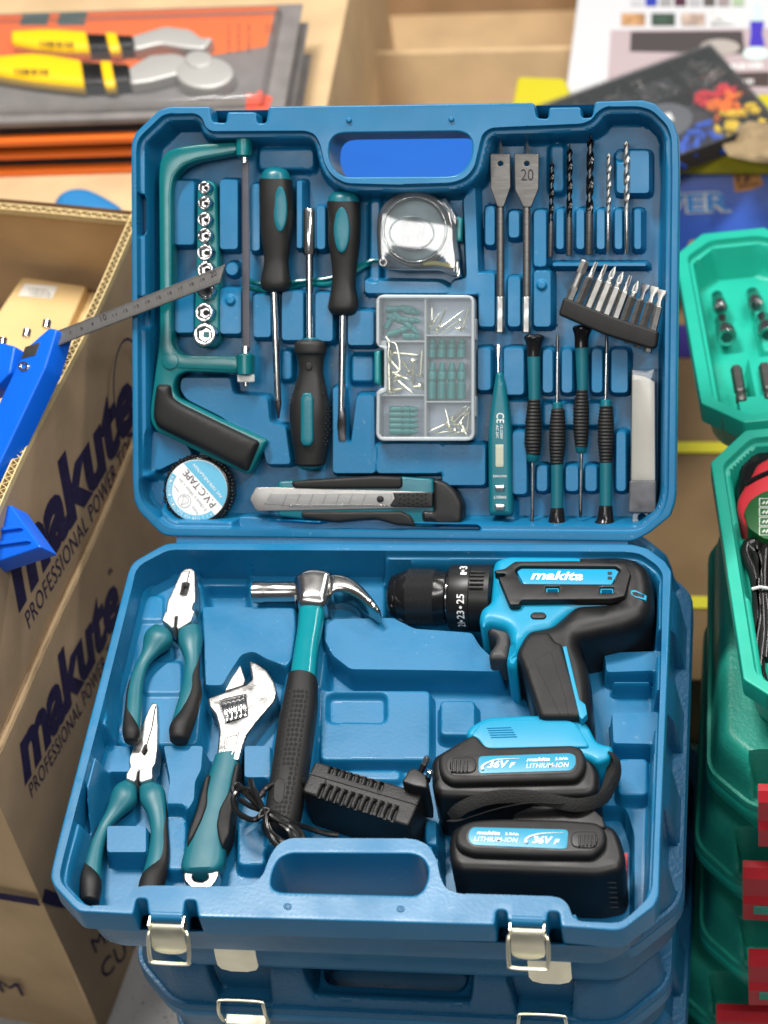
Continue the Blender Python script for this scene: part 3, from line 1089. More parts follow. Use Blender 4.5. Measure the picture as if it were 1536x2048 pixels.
# tape measure
t = thing("tape_measure", "round clear plastic tape measure with a teal wrist strap", "tape measure", L, L.p(832, 465, FLZ))
tm = [(752, 455), (755, 428), (768, 404), (792, 388), (825, 382), (858, 387), (886, 402), (903, 425), (912, 452), (913, 485), (918, 520), (916, 548), (908, 552), (896, 549), (880, 541), (800, 541), (770, 539), (757, 530), (754, 505)]
part("clear_shell", ppuff(L, tm, -.0325, -.0085, .003, rnd=.004), CLEART, t)
part("rim_ring", ppuff(L, ell(829, 459, 66, 68, 40), -.012, -.0079, .0012, holes=[ell(829, 459, 60, 62, 40)]), CLEART, t)
part("window_ring", ppuff(L, ell(823, 466, 46, 35, 40), -.011, -.0078, .0008, holes=[ell(823, 466, 42.5, 31.5, 40)]), CLEART, t)
COIL = M("tape_coil", (0.20, 0.27, 0.30), .42, .2, bump=.0002, bs=60, var=.25, vs=60)
part("coil", ppuff(L, ell(829, 461, 62, 63, 40), -.030, -.020, .002, holes=[ell(826, 464, 26, 24, 24)]), COIL, t)
part("coil_outer_ring", ppuff(L, ell(829, 461, 70, 72, 44), -.030, -.017, .001, holes=[ell(829, 461, 63, 65, 40)]), M("tape_edge", (.10, .12, .13), .35, .3), t)
part("hub", ppuff(L, ell(828, 460, 13, 13, 24), -.03, -.0125, .002), CHROME, t)
g = G()
g = ppuff(L, [(786, 478), (866, 476), (860, 488), (840, 495), (812, 496), (795, 490)], -.0100, -.0096, 0)
part("label_band", g, M("label_grey", (.21, .17, .19), .5), t)
g = G()
for i, (x0, x1, y) in enumerate([(794, 852, 474), (794, 862, 482)]):
    pbars(L, -.0092, (x0, y + 3), (x1, y + 3), (x0, y - 3), 6 + i, g)
part("label_print", g, INKB, t, weld=False)
YEL = M("yellow_tape", (.55, .47, .13), .4)
part("tape_blade", ppuff(L, [(845, 524), (868, 521), (908, 528), (908, 537), (870, 530), (846, 530)], -.022, -.012, .001), YEL, t)
part("corner_post", ppuff(L, ell(766, 524, 9, 9, 18), -.03, -.0078, .0015, holes=[ell(766, 524, 4.5, 4.5, 14)]), CLEART, t)
part("lock_button", ppuff(L, [(878, 400), (890, 396), (902, 412), (916, 440), (913, 455), (905, 450)], -.026, -.010, .0015), CLEART, t)
part("end_hook", ppuff(L, [(912, 520), (918, 518), (921, 552), (913, 556)], -.028, -.012, .0005), STEEL, t)
part("side_clip", ppuff(L, [(912, 432), (924, 436), (922, 482), (913, 484)], -.030, -.014, .001), TEALRAIL, t)
STRAP = [(497, 560), (489, 566), (492, 573), (510, 578), (540, 582), (580, 576), (610, 568), (655, 568), (690, 556), (722, 536), (740, 527), (758, 525)]
pts = smooth_path([L.p(x, y, -.026 + .004 * math.sin(i)) for i, (x, y) in enumerate(STRAP)], 4)
part("wrist_strap", G().rod(pts, .0019, 8), TEALG, t)
pts = smooth_path([L.p(x, y, -.0255) for x, y in [(497, 560), (510, 566), (545, 568), (600, 562), (650, 558), (690, 546), (722, 530), (745, 521), (758, 521)]], 4)
part("wrist_strap", G().rod(pts, .0016, 8), TEALG, t)

# organiser box
t = thing("organizer_box", "frosted flat organizer box of screws and wall plugs in the middle of the lid", "organizer", L, L.p(850, 735, FLZ))
ob = [(752, 600), (758, 591), (768, 589), (935, 590), (945, 593), (949, 603), (949, 870), (945, 879), (935, 882), (766, 882), (757, 879), (752, 870), (753, 785), (760, 777), (768, 776), (768, 698), (760, 696), (752, 688)]
cells = [(759, 598, 848, 681), (773, 685, 848, 789), (759, 793, 848, 873), (853, 598, 942, 669), (853, 673, 942, 802), (853, 806, 942, 873)]
part("compartment_walls", ppuff(L, ob, -.031, -.0118, .0006, rnd=.002, holes=[rect(*c) for c in cells]), FROSTW, t)
part("bottom", ppuff(L, ob, -.0328, -.0300, 0), M("milky_plastic", (.50, .57, .68), .4), t)
part("cover", ppuff(L, ob, -.0112, -.0088, .0016, rnd=.002, step=.012), FROST, t)
part("cover_rim", ppuff(L, ob, -.0116, -.0080, .001, rnd=.003, holes=[[(759, 600), (764, 597), (938, 597), (942, 602), (942, 868), (938, 874), (764, 874), (759, 868), (760, 790), (774, 783), (774, 692), (759, 690)]]), FROSTW, t)
part("latch", ppuff(L, [(748, 704), (760, 700), (760, 771), (748, 768)], -.03, -.0095, .0015), TEALRAIL, t)
part("hinge_lug", ppuff(L, rect(948, 638, 952, 679), -.02, -.010, .001), FROSTW, t)
part("hinge_lug", ppuff(L, rect(948, 793, 952, 833), -.02, -.010, .001), FROSTW, t)
SCREW = M("pale_screw_steel", (.9, .88, .72), .34, 1.0, rvar=.06)


def screw(x0, y0, x1, y1, lb, gp, z=-.0165, k=1.0, th=9):
    a, b = L.p(740 + x0 / 6.4, 580 + y0 / 6.4, z), L.p(740 + x1 / 6.4, 580 + y1 / 6.4, z + random.uniform(-.003, .001))
    t = thing("screw", lb, "screw", L, a, group=gp)
    part("head", lathe(L, [(0, .0016 * k), (.4, .0021 * k), (.6, .0016 * k), (1, .0009 * k)], a - (b - a).normalized() * .0012, a + (b - a).normalized() * .0016, 12), SCREW, t)
    pr = []
    for i in range(th * 2):
        q = i / (th * 2)
        r = .00085 * k * (1 if i % 2 else .78) * (1 if q < .8 else (1 - q) / .2 * .8 + .2)
        pr.append((q, r))
    pr.append((1, .0001))
    part("shank", lathe(L, pr, a, b, 8), SCREW, t)


TRN = ["upright at the left", "leaning, second from the left", "leaning, third from the left", "longest, lying across the middle", "lying low under the longest one", "steep at the right", "short and flat at the bottom right"]
MLN = ["lying flat across the top", "upright along the left wall", "upright at the right, fat", "upright right of the middle", "flat at the bottom right", "slanting in the middle", "slanting at the bottom", "slanting under the wire tie", "short and flat at the bottom left", "slanting at the left"]
BRN = ["highest of the fan", "second highest of the fan", "standing upright in the middle", "reaching to the left corner", "flat along the bottom", "pointing down to the right corner", "upright along the right wall", "flat and lowest", "short one in the middle of the fan"]
for wd_, s_ in zip(TRN, [(790, 410, 790, 200), (775, 480, 905, 275), (880, 470, 990, 210), (855, 520, 1200, 260), (1150, 390, 925, 540), (1190, 490, 1260, 215), (1150, 500, 1090, 490)]):
    screw(*s_, "thin screw %s, organizer's top right compartment" % wd_, "screws in the top right compartment", k=1.05)
for wd_, s_ in zip(MLN, [(275, 805, 620, 835), (245, 1310, 235, 880), (640, 1090, 665, 735), (550, 900, 550, 1250), (650, 1230, 540, 1245), (290, 1070, 520, 1160), (330, 1140, 555, 1330), (510, 1060, 400, 890), (300, 1280, 430, 1262), (245, 880, 400, 1070)]):
    screw(*s_, "thick screw %s, organizer's middle left compartment" % wd_, "screws in the middle left compartment", k=1.6, th=11)
for wd_, s_ in zip(BRN, [(1040, 1640, 1240, 1480), (1070, 1700, 1270, 1500), (1020, 1770, 955, 1500), (980, 1710, 740, 1820), (1085, 1800, 800, 1840), (1165, 1710, 1245, 1880), (1240, 1790, 1270, 1520), (1180, 1810, 980, 1865), (1120, 1740, 1265, 1550)]):
    screw(*s_, "thin screw %s, organizer's bottom right compartment" % wd_, "screws in the bottom right compartment", k=1.05)
pts = smooth_path([L.p(740 + x / 6.4, 580 + y / 6.4, -.0135) for x, y in [(215, 590), (245, 700), (232, 800), (240, 870)]], 5)
g = G().rod(pts, .0006, 6)
pts = smooth_path([L.p(740 + x / 6.4, 580 + y / 6.4, -.0128) for x, y in [(205, 600), (260, 660), (330, 690), (370, 850), (380, 990), (350, 1050), (290, 1055)]], 5)
g.rod(pts, .0007, 6)
solo("twist_tie", g, SCREW, "pale curled wire tie among the thick screws in the organizer", "wire tie", L, L.p(790, 700, -.0165))
PLUG = M("teal_plug_plastic", (0.012, 0.20, 0.20), .35)


def plug(x0, y0, x1, y1, lb, gp, r=.003, z=-.018):
    a, b = L.p(740 + x0 / 6.4, 580 + y0 / 6.4, z), L.p(740 + x1 / 6.4, 580 + y1 / 6.4, z)
    t = solo("wall_plug", lathe(L, [(0, r * .8), (.03, r), (.42, r), (.45, r * .8), (.5, r * .8), (.53, r), (.7, r), (.74, r * .75), (.8, r * .9), (1, r * .45)], a, b, 10), PLUG, lb, "wall plug", L, a, group=gp)
    t.matrix_world = L.M @ Matrix.Translation(a)


for i in range(4):
    od = ("leftmost", "second from the left", "third from the left", "rightmost")[i]
    plug(790 + i * 125, 1400, 800 + i * 125, 920, "long teal wall plug, %s of the lower row, organizer's middle right compartment" % od, "plugs in the middle right compartment", .0034)
    plug(790 + i * 125, 870, 800 + i * 125, 620, "long teal wall plug, %s of the upper row, organizer's middle right compartment" % od, "plugs in the middle right compartment", .0034, z=-.020)
for i in range(5):
    plug(250, 1530 + i * 70, 610, 1525 + i * 72, "short teal wall plug, %s from the top in the organizer's bottom left compartment" % ("first", "second", "third", "fourth", "fifth")[i], "plugs in the bottom left compartment", .0026)
for wd_, s_ in zip(["lying along the top", "slanting at the upper left", "slanting down through the middle", "slanting up at the bottom left", "short one at the upper right", "steep at the left", "flat along the bottom", "flat right of the middle"], [(200, 250, 560, 230), (220, 330, 480, 420), (300, 300, 620, 560), (220, 580, 560, 470), (430, 260, 640, 300), (200, 500, 330, 280), (420, 590, 640, 600), (390, 380, 640, 400)]):
    plug(*s_, "short teal wall plug %s, organizer's top left compartment" % wd_, "plugs in the top left compartment", .0026)

# spade bits
for xs, bl, tp, num, lb in (
        (1001, [(980, 307), (1020, 307), (1021, 374), (1007, 415), (995, 415), (981, 376)], 1000, None, "narrower steel spade bit without a number, left of the pair"),
        (1053.5, [(1028, 307), (1078, 307), (1077, 378), (1062, 415), (1047, 415), (1030, 380)], 1053, "20", "wider steel spade bit stamped 20")):
    t = thing("spade_bit", lb, "spade bit", L, L.p(xs, 480, FLZ), group="spade bits")
    bld = part("blade", ppuff(L, bl, -.0175, -.0150, .0006, holes=[ell(xs, 327.5, 5, 5, 16)]), BRUSH, t)
    part("point", rows(L, -.0162, [(274, tp - .6, tp + .6, .0003), (290, tp - 4, tp + 4, .0012), (308, tp - 7, tp + 7, .0012)], e=2, n=4, k=1, dome=False), STEEL, t, smooth=15)
    part("shank", lathe(L, [(0, .0018), (.06, .0028), (.62, .0028), (.63, .0029), (1, .0029)], L.p(xs, 410, -.0175), L.p(xs, 596, -.0175), 16), BRUSH, t)
    part("hex_end", lathe(L, [(0, .0026), (.04, .0034), (.97, .0034), (1, .0030)], L.p(xs, 592, -.0175), L.p(xs - .5, 666, -.0175), 6), BITST, t, smooth=15)
    if num:
        part("stamped_number", ptext(num, L, -.0147, (1042, 361), (1067, 361), (1042, 338)), INKB, bld, weld=False)

# twist drills
def twist(x0, y0, x1, y1, rpx, yf, mat, lb, brad):
    z = -.0185
    s = (L.p(x0 + 10, y0, z) - L.p(x0, y0, z)).length / 10
    r = rpx * s
    A, B = L.p(x0, y0, z), L.p(x1, y1, z)
    f = (yf - y0) / (y1 - y0)
    m = A + (B - A) * f
    t = thing("drill_bit", lb, "drill bit", L, B, group="drill bits in a row")
    ax = (m - A)
    tt = ax.normalized()
    sd = Vector((0, 0, 1)).cross(tt).normalized()
    up = Vector((0, 0, 1))
    rings = []
    n = 110
    for i in range(n + 1):
        q = i / n
        ang = q * ax.length / r * .5
        fl = .42 if q < .9 else .42 + (q - .9) / .1 * .55
        tap = 1.0
        if q < .05:
            tap = .25 + q / .05 * .75
        ring = []
        for k in range(20):
            a = 2 * math.pi * k / 20
            gr_ = max(0.0, (math.sin(a) ** 2 - .35) / .65) ** .8 * (1 - fl) / .58
            rr_ = r * tap * (1 - .55 * gr_)
            w, h = rr_ * math.cos(a), rr_ * math.sin(a)
            ring.append(A + ax * q + sd * (w * math.cos(ang) - h * math.sin(ang)) + up * (w * math.sin(ang) + h * math.cos(ang)))
        rings.append(ring)
    fp = part("flute", G().loft(rings), mat, t, smooth=60)
    part("shank", lathe(L, [(0, r * .96), (.98, r * .96), (1, r * .85)], m - ax * .03, B, 14), STEEL if not brad else BRUSH, t)
    if brad:
        part("brad_point", lathe(L, [(0, .0002), (1, r * .4)], A - tt * .0035, A + tt * .0005, 8), mat, fp)


FLUTED = M("black_oxide_steel", (.06, .06, .062), .25, 1.0, rvar=.08)
twist(1104, 324, 1101, 514, 5, 446, FLUTED, "shortest black brad-point drill bit, leftmost of five", True)
twist(1139.5, 296, 1138, 512, 6.2, 434, FLUTED, "middle-sized black drill bit, second from the left of five", True)
twist(1181, 276, 1178, 510, 7.6, 428, FLUTED, "thickest black drill bit, in the middle of five", True)
twist(1218, 307, 1216, 507, 5, 432, BITST, "thinner bright steel drill bit, fourth from the left of five", False)
twist(1253, 283, 1254, 508, 6, 422, BITST, "longer bright steel drill bit at the right end of five", False)

# bit strip
ZB = -.0045
t = solo("bit_holder", ppuff(L, [(1127, 594), (1222, 632), (1317, 663), (1312, 694), (1303, 698), (1210, 670), (1119, 631), (1118, 623)], -.0135, .0008, .002, rnd=.002, step=.006), RUBBER, "black rubber strip holding ten steel screwdriver bits", "bit holder", L, L.p(1215, 650, -.0185))
bits = [(155, 820, 440, 128, 'h'), (270, 870, 572, 150, 't'), (385, 912, 690, 178, 't'), (500, 958, 802, 203, 'p'), (612, 998, 897, 268, 'p'), (725, 1050, 992, 315, 't'), (832, 1100, 1082, 380, 'p'), (948, 1150, 1182, 420, 's'), (1068, 1200, 1290, 450, 's'), (1192, 1262, 1380, 490, 's')]
words = ["first", "second", "third", "fourth", "fifth", "sixth", "seventh", "eighth", "ninth", "tenth"]
bl_ = {'h': "plain hex adapter bit", 't': "star-tip bit", 'p': "cross-tip bit", 's': "slotted bit"}
for i, (x0, y0, x1, y1, ty) in enumerate(bits):
    A, B = L.p(1100 + x0 / 6.144, 500 + y0 / 6.144, ZB), L.p(1100 + x1 / 6.144, 500 + y1 / 6.144, ZB)
    if i == 0:
        lb = "longest steel hex bit at the left end of the black bit strip"
    elif i == 9:
        lb = "slotted steel bit at the right end of the black bit strip"
    else:
        lb = "steel %s, %s from the left in the black strip" % (bl_[ty], words[i])
    t = thing("screwdriver_bit", lb, "bit", L, A, group="bits in the black strip")
    dv = B - A
    ln = dv.length
    u = dv / ln
    sd = Vector((0, 0, 1)).cross(u).normalized()
    up = Vector((0, 0, 1))
    R6 = .0033

    def hexring(p, r, rot=.0):
        return [p + sd * (r * math.cos(math.pi / 3 * k + rot)) + up * (r * math.sin(math.pi / 3 * k + rot)) for k in range(6)]
    rot = (.3, .52, .1, .05, .08, .12, .5, .55, .5, .3)[i]
    if ty == 'h':
        part("body", G().loft([hexring(A, R6 * .8, rot), hexring(A + u * .001, R6, rot), hexring(A + u * ln * .53, R6, rot)]), BITST, t, smooth=15)
        part("neck", lathe(L, [(0, .0029), (1, .0029)], A + u * ln * .52, A + u * ln * .80, 14), BITST, t)
        part("tip", G().loft([hexring(A + u * ln * .78, R6 * 1.08, .6), hexring(A + u * ln * .97, R6 * 1.08, .6), hexring(B, R6 * .8, .6)]), BITST, t, smooth=15)
        continue
    e = ln - .0115
    part("body", G().loft([hexring(A, R6 * .8, rot), hexring(A + u * .001, R6, rot), hexring(A + u * (e - .001), R6, rot), hexring(A + u * e, R6 * .75, rot)]), BITST if i in (2, 3, 4, 5, 9) else BRUSH, t, smooth=15)
    g = G()
    if ty == 's':
        rr = []
        for q, w, h in ((0, .0022, .0022), (.35, .0016, .0016), (.6, .0026, .0012), (.85, .0032, .0007), (1, .0031, .0004)):
            rr.append(sring(A + u * (e + (ln - e) * q), sd, up, w, h, 12, 3))
        g.loft(rr)
    elif ty == 'p':
        rr = []
        for q, r in ((0, .0024), (.2, .0022), (.3, .0026), (.6, .0026), (1, .0004)):
            rr.append([A + u * (e + (ln - e) * q) + (sd * math.cos(math.pi * k / 8) + up * math.sin(math.pi * k / 8)) * (r * (1 if k % 4 == 2 or q < .25 else .5 if k % 4 == 0 else .7)) for k in range(16)])
        g.loft(rr)
    else:
        rr = []
        for q, r in ((0, .0024), (.3, .0017), (.4, .0016), (1, .0013)):
            rr.append([A + u * (e + (ln - e) * q) + (sd * math.cos(math.pi * k / 6) + up * math.sin(math.pi * k / 6)) * (r * (1 if k % 2 or q < .35 else .66)) for k in range(12)])
        g.loft(rr)
    part("tip", g, BITST if i != 7 else DARKST, t, smooth=25)

# voltage tester
t = thing("voltage_tester", "teal voltage tester pen with small grey display and two metal buttons", "voltage tester", L, L.p(1000, 880, FLZ))
bd = part("body", ppuff(L, [(992, 744), (1004, 744), (1011, 773), (1021.5, 861), (1024.6, 1025), (1021.5, 1032), (980.5, 1032), (976.4, 1025), (975.4, 861), (986.7, 771)], -.028, -.0135, .0035, rnd=.003, step=.005), TEAL, t)
part("blade", rows(L, -.0175, [(689, 993, 1000.5, .0006), (700, 992, 1001.5, .0009), (712, 993, 1000.5, .0012), (722, 994, 999.5, .0013), (748, 994, 999.5, .0014)], e=3, dome=False), CHROME, t)
part("display", ppuff(L, rect(991, 889, 1007, 934), -.0145, -.0133, .0002), M("lcd", (.42, .43, .33), .3), bd)
for y0, y1 in ((970, 981), (1008, 1020)):
    part("button", ppuff(L, rect(990, y0, 1009, y1), -.0145, -.0122, .0007, rnd=.0008), CHROME, bd)
g = G()
z = -.01325
ptext("CE", L, z, (993, 826), (993, 846), (1008, 826), g)
ptext("12-220V", L, z, (1000.5, 850), (1000.5, 878), (1005.5, 850), g)
ptext("AC DC", L, z, (992, 850), (992, 876), (997, 850), g)
ptext("DIRECT", L, z, (1012, 992), (987, 992), (1012, 997), g)
ptext("INDUCTANCE", L, z, (1013, 950), (986, 950), (1013, 954.5), g)
part("printed_text", g, WHITE, bd, weld=False)


# precision screwdrivers
def ridged(y0, y1, prof):
    out = []
    n = int(abs(y1 - y0) / 3.4)
    prof = sorted(prof)
    for i in range(n + 1):
        q = i / n
        y = y0 + (y1 - y0) * q
        xl = np.interp(y, [p[0] for p in prof], [p[1] for p in prof])
        xr = np.interp(y, [p[0] for p in prof], [p[2] for p in prof])
        o_ = 1.1 if i % 2 else -.5
        out.append((y, xl - o_, xr + o_))
    return out


def precision(lb, cap, teal, grip, collar, shaft, tip):
    z = -.0185
    cx = (cap[0][1] + cap[0][2]) / 2
    t = thing("precision_screwdriver", lb, "screwdriver", L, L.p(cx, grip[0][0], FLZ), group="precision screwdrivers")
    part("cap", rows(L, z, cap, ratio=1, e=2), GLOSSB, t)
    part("sleeve", rows(L, z, teal, ratio=1, e=2, k=1), TEALR, t)
    part("grip", rows(L, z, ridged(grip[0][0], grip[-1][0], grip), ratio=1, e=2, k=1, n=18), RUBBER, t, smooth=25)
    part("collar", rows(L, z, collar, ratio=1, e=2, k=1), TEAL, t)
    part("shaft", lathe(L, [(0, .00125), (1, .00125)], L.p(*shaft[0], z), L.p(*shaft[1], z), 12), CHROME, t)
    part("tip", lathe(L, [(0, .00125), (.5, .0013), (.85, .0011), (1, .0004)], L.p(*tip[0], z), L.p(*tip[1], z), 10), DARKST, t)


precision("precision screwdriver pointing down, next to the voltage tester", [(674, 1048, 1089), (678, 1048, 1089), (683, 1050.5, 1086), (697, 1053, 1083), (712, 1053, 1082)], [(711, 1054, 1081), (799, 1057, 1080)],
          [(798, 1057, 1080), (840, 1051, 1083), (886, 1049, 1083), (910, 1053, 1080)], [(909, 1052, 1079), (922, 1054, 1077)], [(1065, 921), (1065, 1024)], [(1065, 1021), (1063, 1058)])
precision("precision screwdriver pointing up, second of four, tip in full view", [(1056, 1094, 1132), (1052, 1092, 1134), (1041, 1097, 1130), (1017, 1101, 1128)], [(1018, 1102, 1126), (928, 1102, 1126)],
          [(929, 1101, 1126), (890, 1098.5, 1131), (850, 1099, 1131), (819, 1103, 1129)], [(819, 1105, 1125), (807, 1105, 1125)], [(1114, 808), (1115, 704)], [(1115, 706), (1115, 668)])
precision("precision screwdriver pointing down, its cap under the bit strip", [(655, 1145, 1184), (660, 1145, 1184), (668, 1148, 1180), (680, 1149, 1177), (695, 1149, 1177)], [(694, 1150, 1177), (780, 1154, 1175)],
          [(779, 1154, 1175), (815, 1147, 1178), (855, 1146, 1178), (892, 1150, 1175)], [(891, 1149, 1174), (904, 1152, 1172)], [(1163, 903), (1161, 1004)], [(1161, 1002), (1161, 1036)])
precision("precision screwdriver pointing up, nearest the blade pack", [(1050, 1189, 1228), (1046, 1187, 1229), (1037, 1194, 1227), (1012, 1198, 1225)], [(1013, 1199, 1224), (926, 1199.5, 1224)],
          [(927, 1200, 1223), (886, 1196, 1228), (845, 1196, 1228), (814, 1200, 1225)], [(814, 1200, 1223), (802, 1201, 1222)], [(1211, 803), (1213, 706)], [(1213, 708), (1213.5, 668)])

# blade pack
t = thing("blade_pack", "clear pack of spare knife blades with white sleeve and grey cap", "blade pack", L, L.p(1287, 880, -.026))
PAPER = M("white_paper", (.80, .77, .70), .7, bump=.0004, bs=90, var=.05)
part("sleeve", ppuff(L, [(1264, 748), (1292, 754), (1309, 764), (1310, 962), (1262, 962)], -.0245, -.0150, .001, step=.006), PAPER, t)
part("clear_case", ppuff(L, [(1262, 737), (1311, 736), (1312, 964), (1260, 964)], -.0255, -.0138, .001), CLEAR, t)
part("end_cap", ppuff(L, [(1259, 961), (1312, 961), (1311, 1024), (1308, 1026), (1259, 1026), (1257, 1023)], -.0260, -.0130, .0012, rnd=.0015), M("grey_translucent", (.085, .085, .095), .35, var=.3, vs=90), t)
part("hang_tab", ppuff(L, [(1265, 1026), (1303, 1026), (1302, 1040), (1290, 1051), (1272, 1053), (1265, 1048)], -.021, -.0185, .0006, rnd=.002, holes=[ell(1284, 1036, 9, 9, 18)]), FROSTW, t)


# utility knife
def kp(q):
    return [(480 + x / 3.339, 930 + y / 3.339) for x, y in q]


t = thing("utility_knife", "teal and black snap-off utility knife lying along the lid's bottom", "utility knife", L, L.p(710, 1005, FLZ))
part("body", ppuff(L, kp([(245, 175), (247, 125), (262, 108), (600, 94), (900, 74), (1080, 79), (1290, 93), (1300, 240), (1300, 413), (1180, 413), (1040, 403), (980, 384), (900, 364), (800, 371), (640, 386), (265, 345), (250, 330)]), -.030, -.0135, .002, rnd=.003), TEAL, t)
part("blade_channel", ppuff(L, kp([(105, 150), (245, 150), (1290, 182), (1290, 285), (245, 305), (115, 308), (100, 290), (68, 235), (70, 215)]), -.020, -.0128, .0004), M("channel_steel", (.36, .35, .34), .38, .95, var=.1, vs=50), t)
b_ = part("blade", ppuff(L, kp([(160, 262), (205, 190), (1015, 187), (1015, 278), (335, 282), (300, 270)]), -.014, -.0122, .0002), M("blade_steel", (.34, .34, .335), .5, .9, aniso=(1, 12, 1), var=.08, vs=60), t)
g = G()
for i in range(7):
    x = 280 + i * 88
    a, b = kp([(x, 278), (x + 35, 192)])
    g.rod([L.p(*a, -.0121), L.p(*b, -.0121)], .00012, 4)
part("score_lines", g, M("score_grey", (.2, .2, .2), .4, 1.0), b_)
g = G()
for i in range(34):
    x = 335 + i * 19.5
    a = kp([(x, 268)])[0]
    g.ball(L.p(*a, -.0119), .0008, 6, 4)
o = part("ratchet_teeth", g, STEEL, t)
o['kind'] = "stuff"
part("grip", ppuff(L, kp([(338, 108), (620, 90), (900, 74), (1082, 80), (1083, 140), (1065, 160), (380, 160), (350, 148)]), -.026, -.0112, .0022, rnd=.002, step=.005), RUBBER, t)
part("grip", ppuff(L, kp([(405, 312), (1080, 310), (1140, 340), (1176, 410), (1040, 403), (980, 384), (900, 364), (800, 371), (640, 386), (410, 355)]), -.026, -.0112, .0022, rnd=.002, step=.005), RUBBER, t)
part("end_cap", ppuff(L, kp([(1285, 98), (1320, 98), (1375, 120), (1440, 180), (1485, 262), (1485, 370), (1460, 398), (1300, 413), (1298, 382), (1212, 380), (1210, 315), (1240, 302), (1290, 315)]), -.030, -.0115, .003, rnd=.003, step=.005), BLACK, t)
sl = part("slider", ppuff(L, kp([(1020, 185), (1287, 182), (1287, 283), (1020, 282), (1000, 270), (1030, 225)]), -.016, -.0105, .0008), BLACK, t)
g = G()
for i in range(7):
    for j in range(3):
        a = kp([(1068 + i * 29, 195 + j * 28 + 8 * (i % 2))])[0]
        g.ball(L.p(*a, -.0104), .0008, 8, 5)
part("slider_studs", g, BLACK, sl)
a = kp([(935, 228)])[0]
part("lock_knob", ppuff(L, ell(a[0], a[1], 7, 7, 18), -.014, -.0108, .001), BLACK, t)

# insulating tape
t = thing("tape_roll", "round black roll of insulating tape with white and cyan label", "tape roll", L, L.p(395, 982, FLZ))
c = L.p(395, 982, -.0135)
rr = (L.p(461, 982, -.0135) - L.p(395, 982, -.0135)).length
part("roll", puff(ell(c.x, c.y, rr, rr, 48), -.0332, -.0135, .0015), GLOSSB, t)
g = G()
for k in range(60):
    a = 2 * math.pi * k / 60
    q = rr * (1.0 + random.uniform(.0, .05))
    g.ball((c.x + q * math.cos(a), c.y + q * math.sin(a), -.0165 + random.uniform(-.003, .002)), .0016, 6, 4, .6)
o = part("shrink_wrap_fringe", g, GLOSSB, t)
o['kind'] = "stuff"
lc = (393.5, 981)
part("label_disc", ppuff(L, ell(lc[0], lc[1], 61, 61.5, 48), -.0140, -.0131, .0001), WHITE, t)
an0, an1 = math.radians(-48 - 62 - 10), math.radians(28)
seg = []
for k in range(25):
    a = math.radians(-116 + (148) * k / 24)
    seg.append((lc[0] + 60.5 * math.cos(a), lc[1] + 60.5 * math.sin(a)))
CYL = M("tape_label_cyan", srgb(98, 176, 206), .3)
part("label_segment", ppuff(L, seg, -.0133, -.0129, 0), CYL, t)
band = [(lc[0] + 60.5 * math.cos(math.radians(a)), lc[1] + 60.5 * math.sin(math.radians(a))) for a in range(54, 218, 6)] + [(lc[0] + 49.5 * math.cos(math.radians(a)), lc[1] + 49.5 * math.sin(math.radians(a))) for a in range(216, 48, -6)]
part("label_band", ppuff(L, band, -.0133, -.0129, 0), CYL, t)


def zp(x, y):
    return (310 + x / 9.035, 900 + y / 9.035)


g = G()
ptext("PVC TAPE INSULATION", L, -.0127, zp(1220, 830), zp(720, 245), zp(1180, 865), g, bold=.01)
s_ = "P.V.C.TAPE FOR ELECTRICAL INSULATION"
for i, ch in enumerate(s_):
    if ch == ' ':
        continue
    a = math.radians(58 + i * (212 - 58) / len(s_))
    da = math.radians(2.9)
    f_ = lambda aa, r_: L.p(lc[0] + r_ * math.cos(aa), lc[1] + r_ * math.sin(aa), -.0127)
    if ch == '.':
        continue
    tgeo(ch, f_(a, 52), f_(a + da, 52), f_(a, 58), g)
part("white_lettering", g, WHITE, t, weld=False)
g = G()
ptext("P.V.C.TAPE", L, -.0127, zp(1110, 965), zp(590, 340), zp(1010, 1050), g)
part("label_lettering", g, M("grey_ink", (.11, .08, .09), .6), t, weld=False)
g = G()
ptext("0.13mm x 18mm x 5m", L, -.0127, zp(945, 1075), zp(460, 495), zp(895, 1110), g)
ptext("TRADE", L, -.0127, zp(800, 1155), zp(690, 1000), zp(770, 1180), g)
ptext("MARK", L, -.0127, zp(440, 740), zp(350, 610), zp(410, 760), g)
pts = [L.p(*zp(530 + 118 * math.cos(a), 915 + 118 * math.sin(a)), -.0127) for a in [2 * math.pi * k / 28 for k in range(29)]]
g.rod(pts, .00016, 4)
pts = [L.p(*zp(x, y), -.0127) for x, y in [(470, 980), (510, 900), (500, 840), (540, 830), (600, 880), (600, 930), (560, 950), (470, 985)]]
g.rod(smooth_path(pts, 4), .00016, 4)
part("label_fine_print", g, M("pale_grey_ink", (.33, .33, .33), .6), t, weld=False)
# ================================================================== things lying in the tray
T = TF
TZ = -.0438


def half(secs, f0, f1):
    """the outer part of an edge-pair section list: keep fractions f0..f1 of the width (lists)"""
    out = []
    for s, a, b in zip(secs, f0, f1):
        xl, yl, xr, yr = s[:4]
        out.append((xl + (xr - xl) * a, yl + (yr - yl) * a, xl + (xr - xl) * b, yl + (yr - yl) * b))
    return out


def zs(l, r):
    return [(a[0], a[1], b[0], b[1]) for a, b in zip(l, r)]


JAW = M("plier_steel", (.62, .61, .59), .40, 1.0, bump=.0001, bs=500, aniso=(1, 6, 1), var=.14, vs=50, rvar=.1)


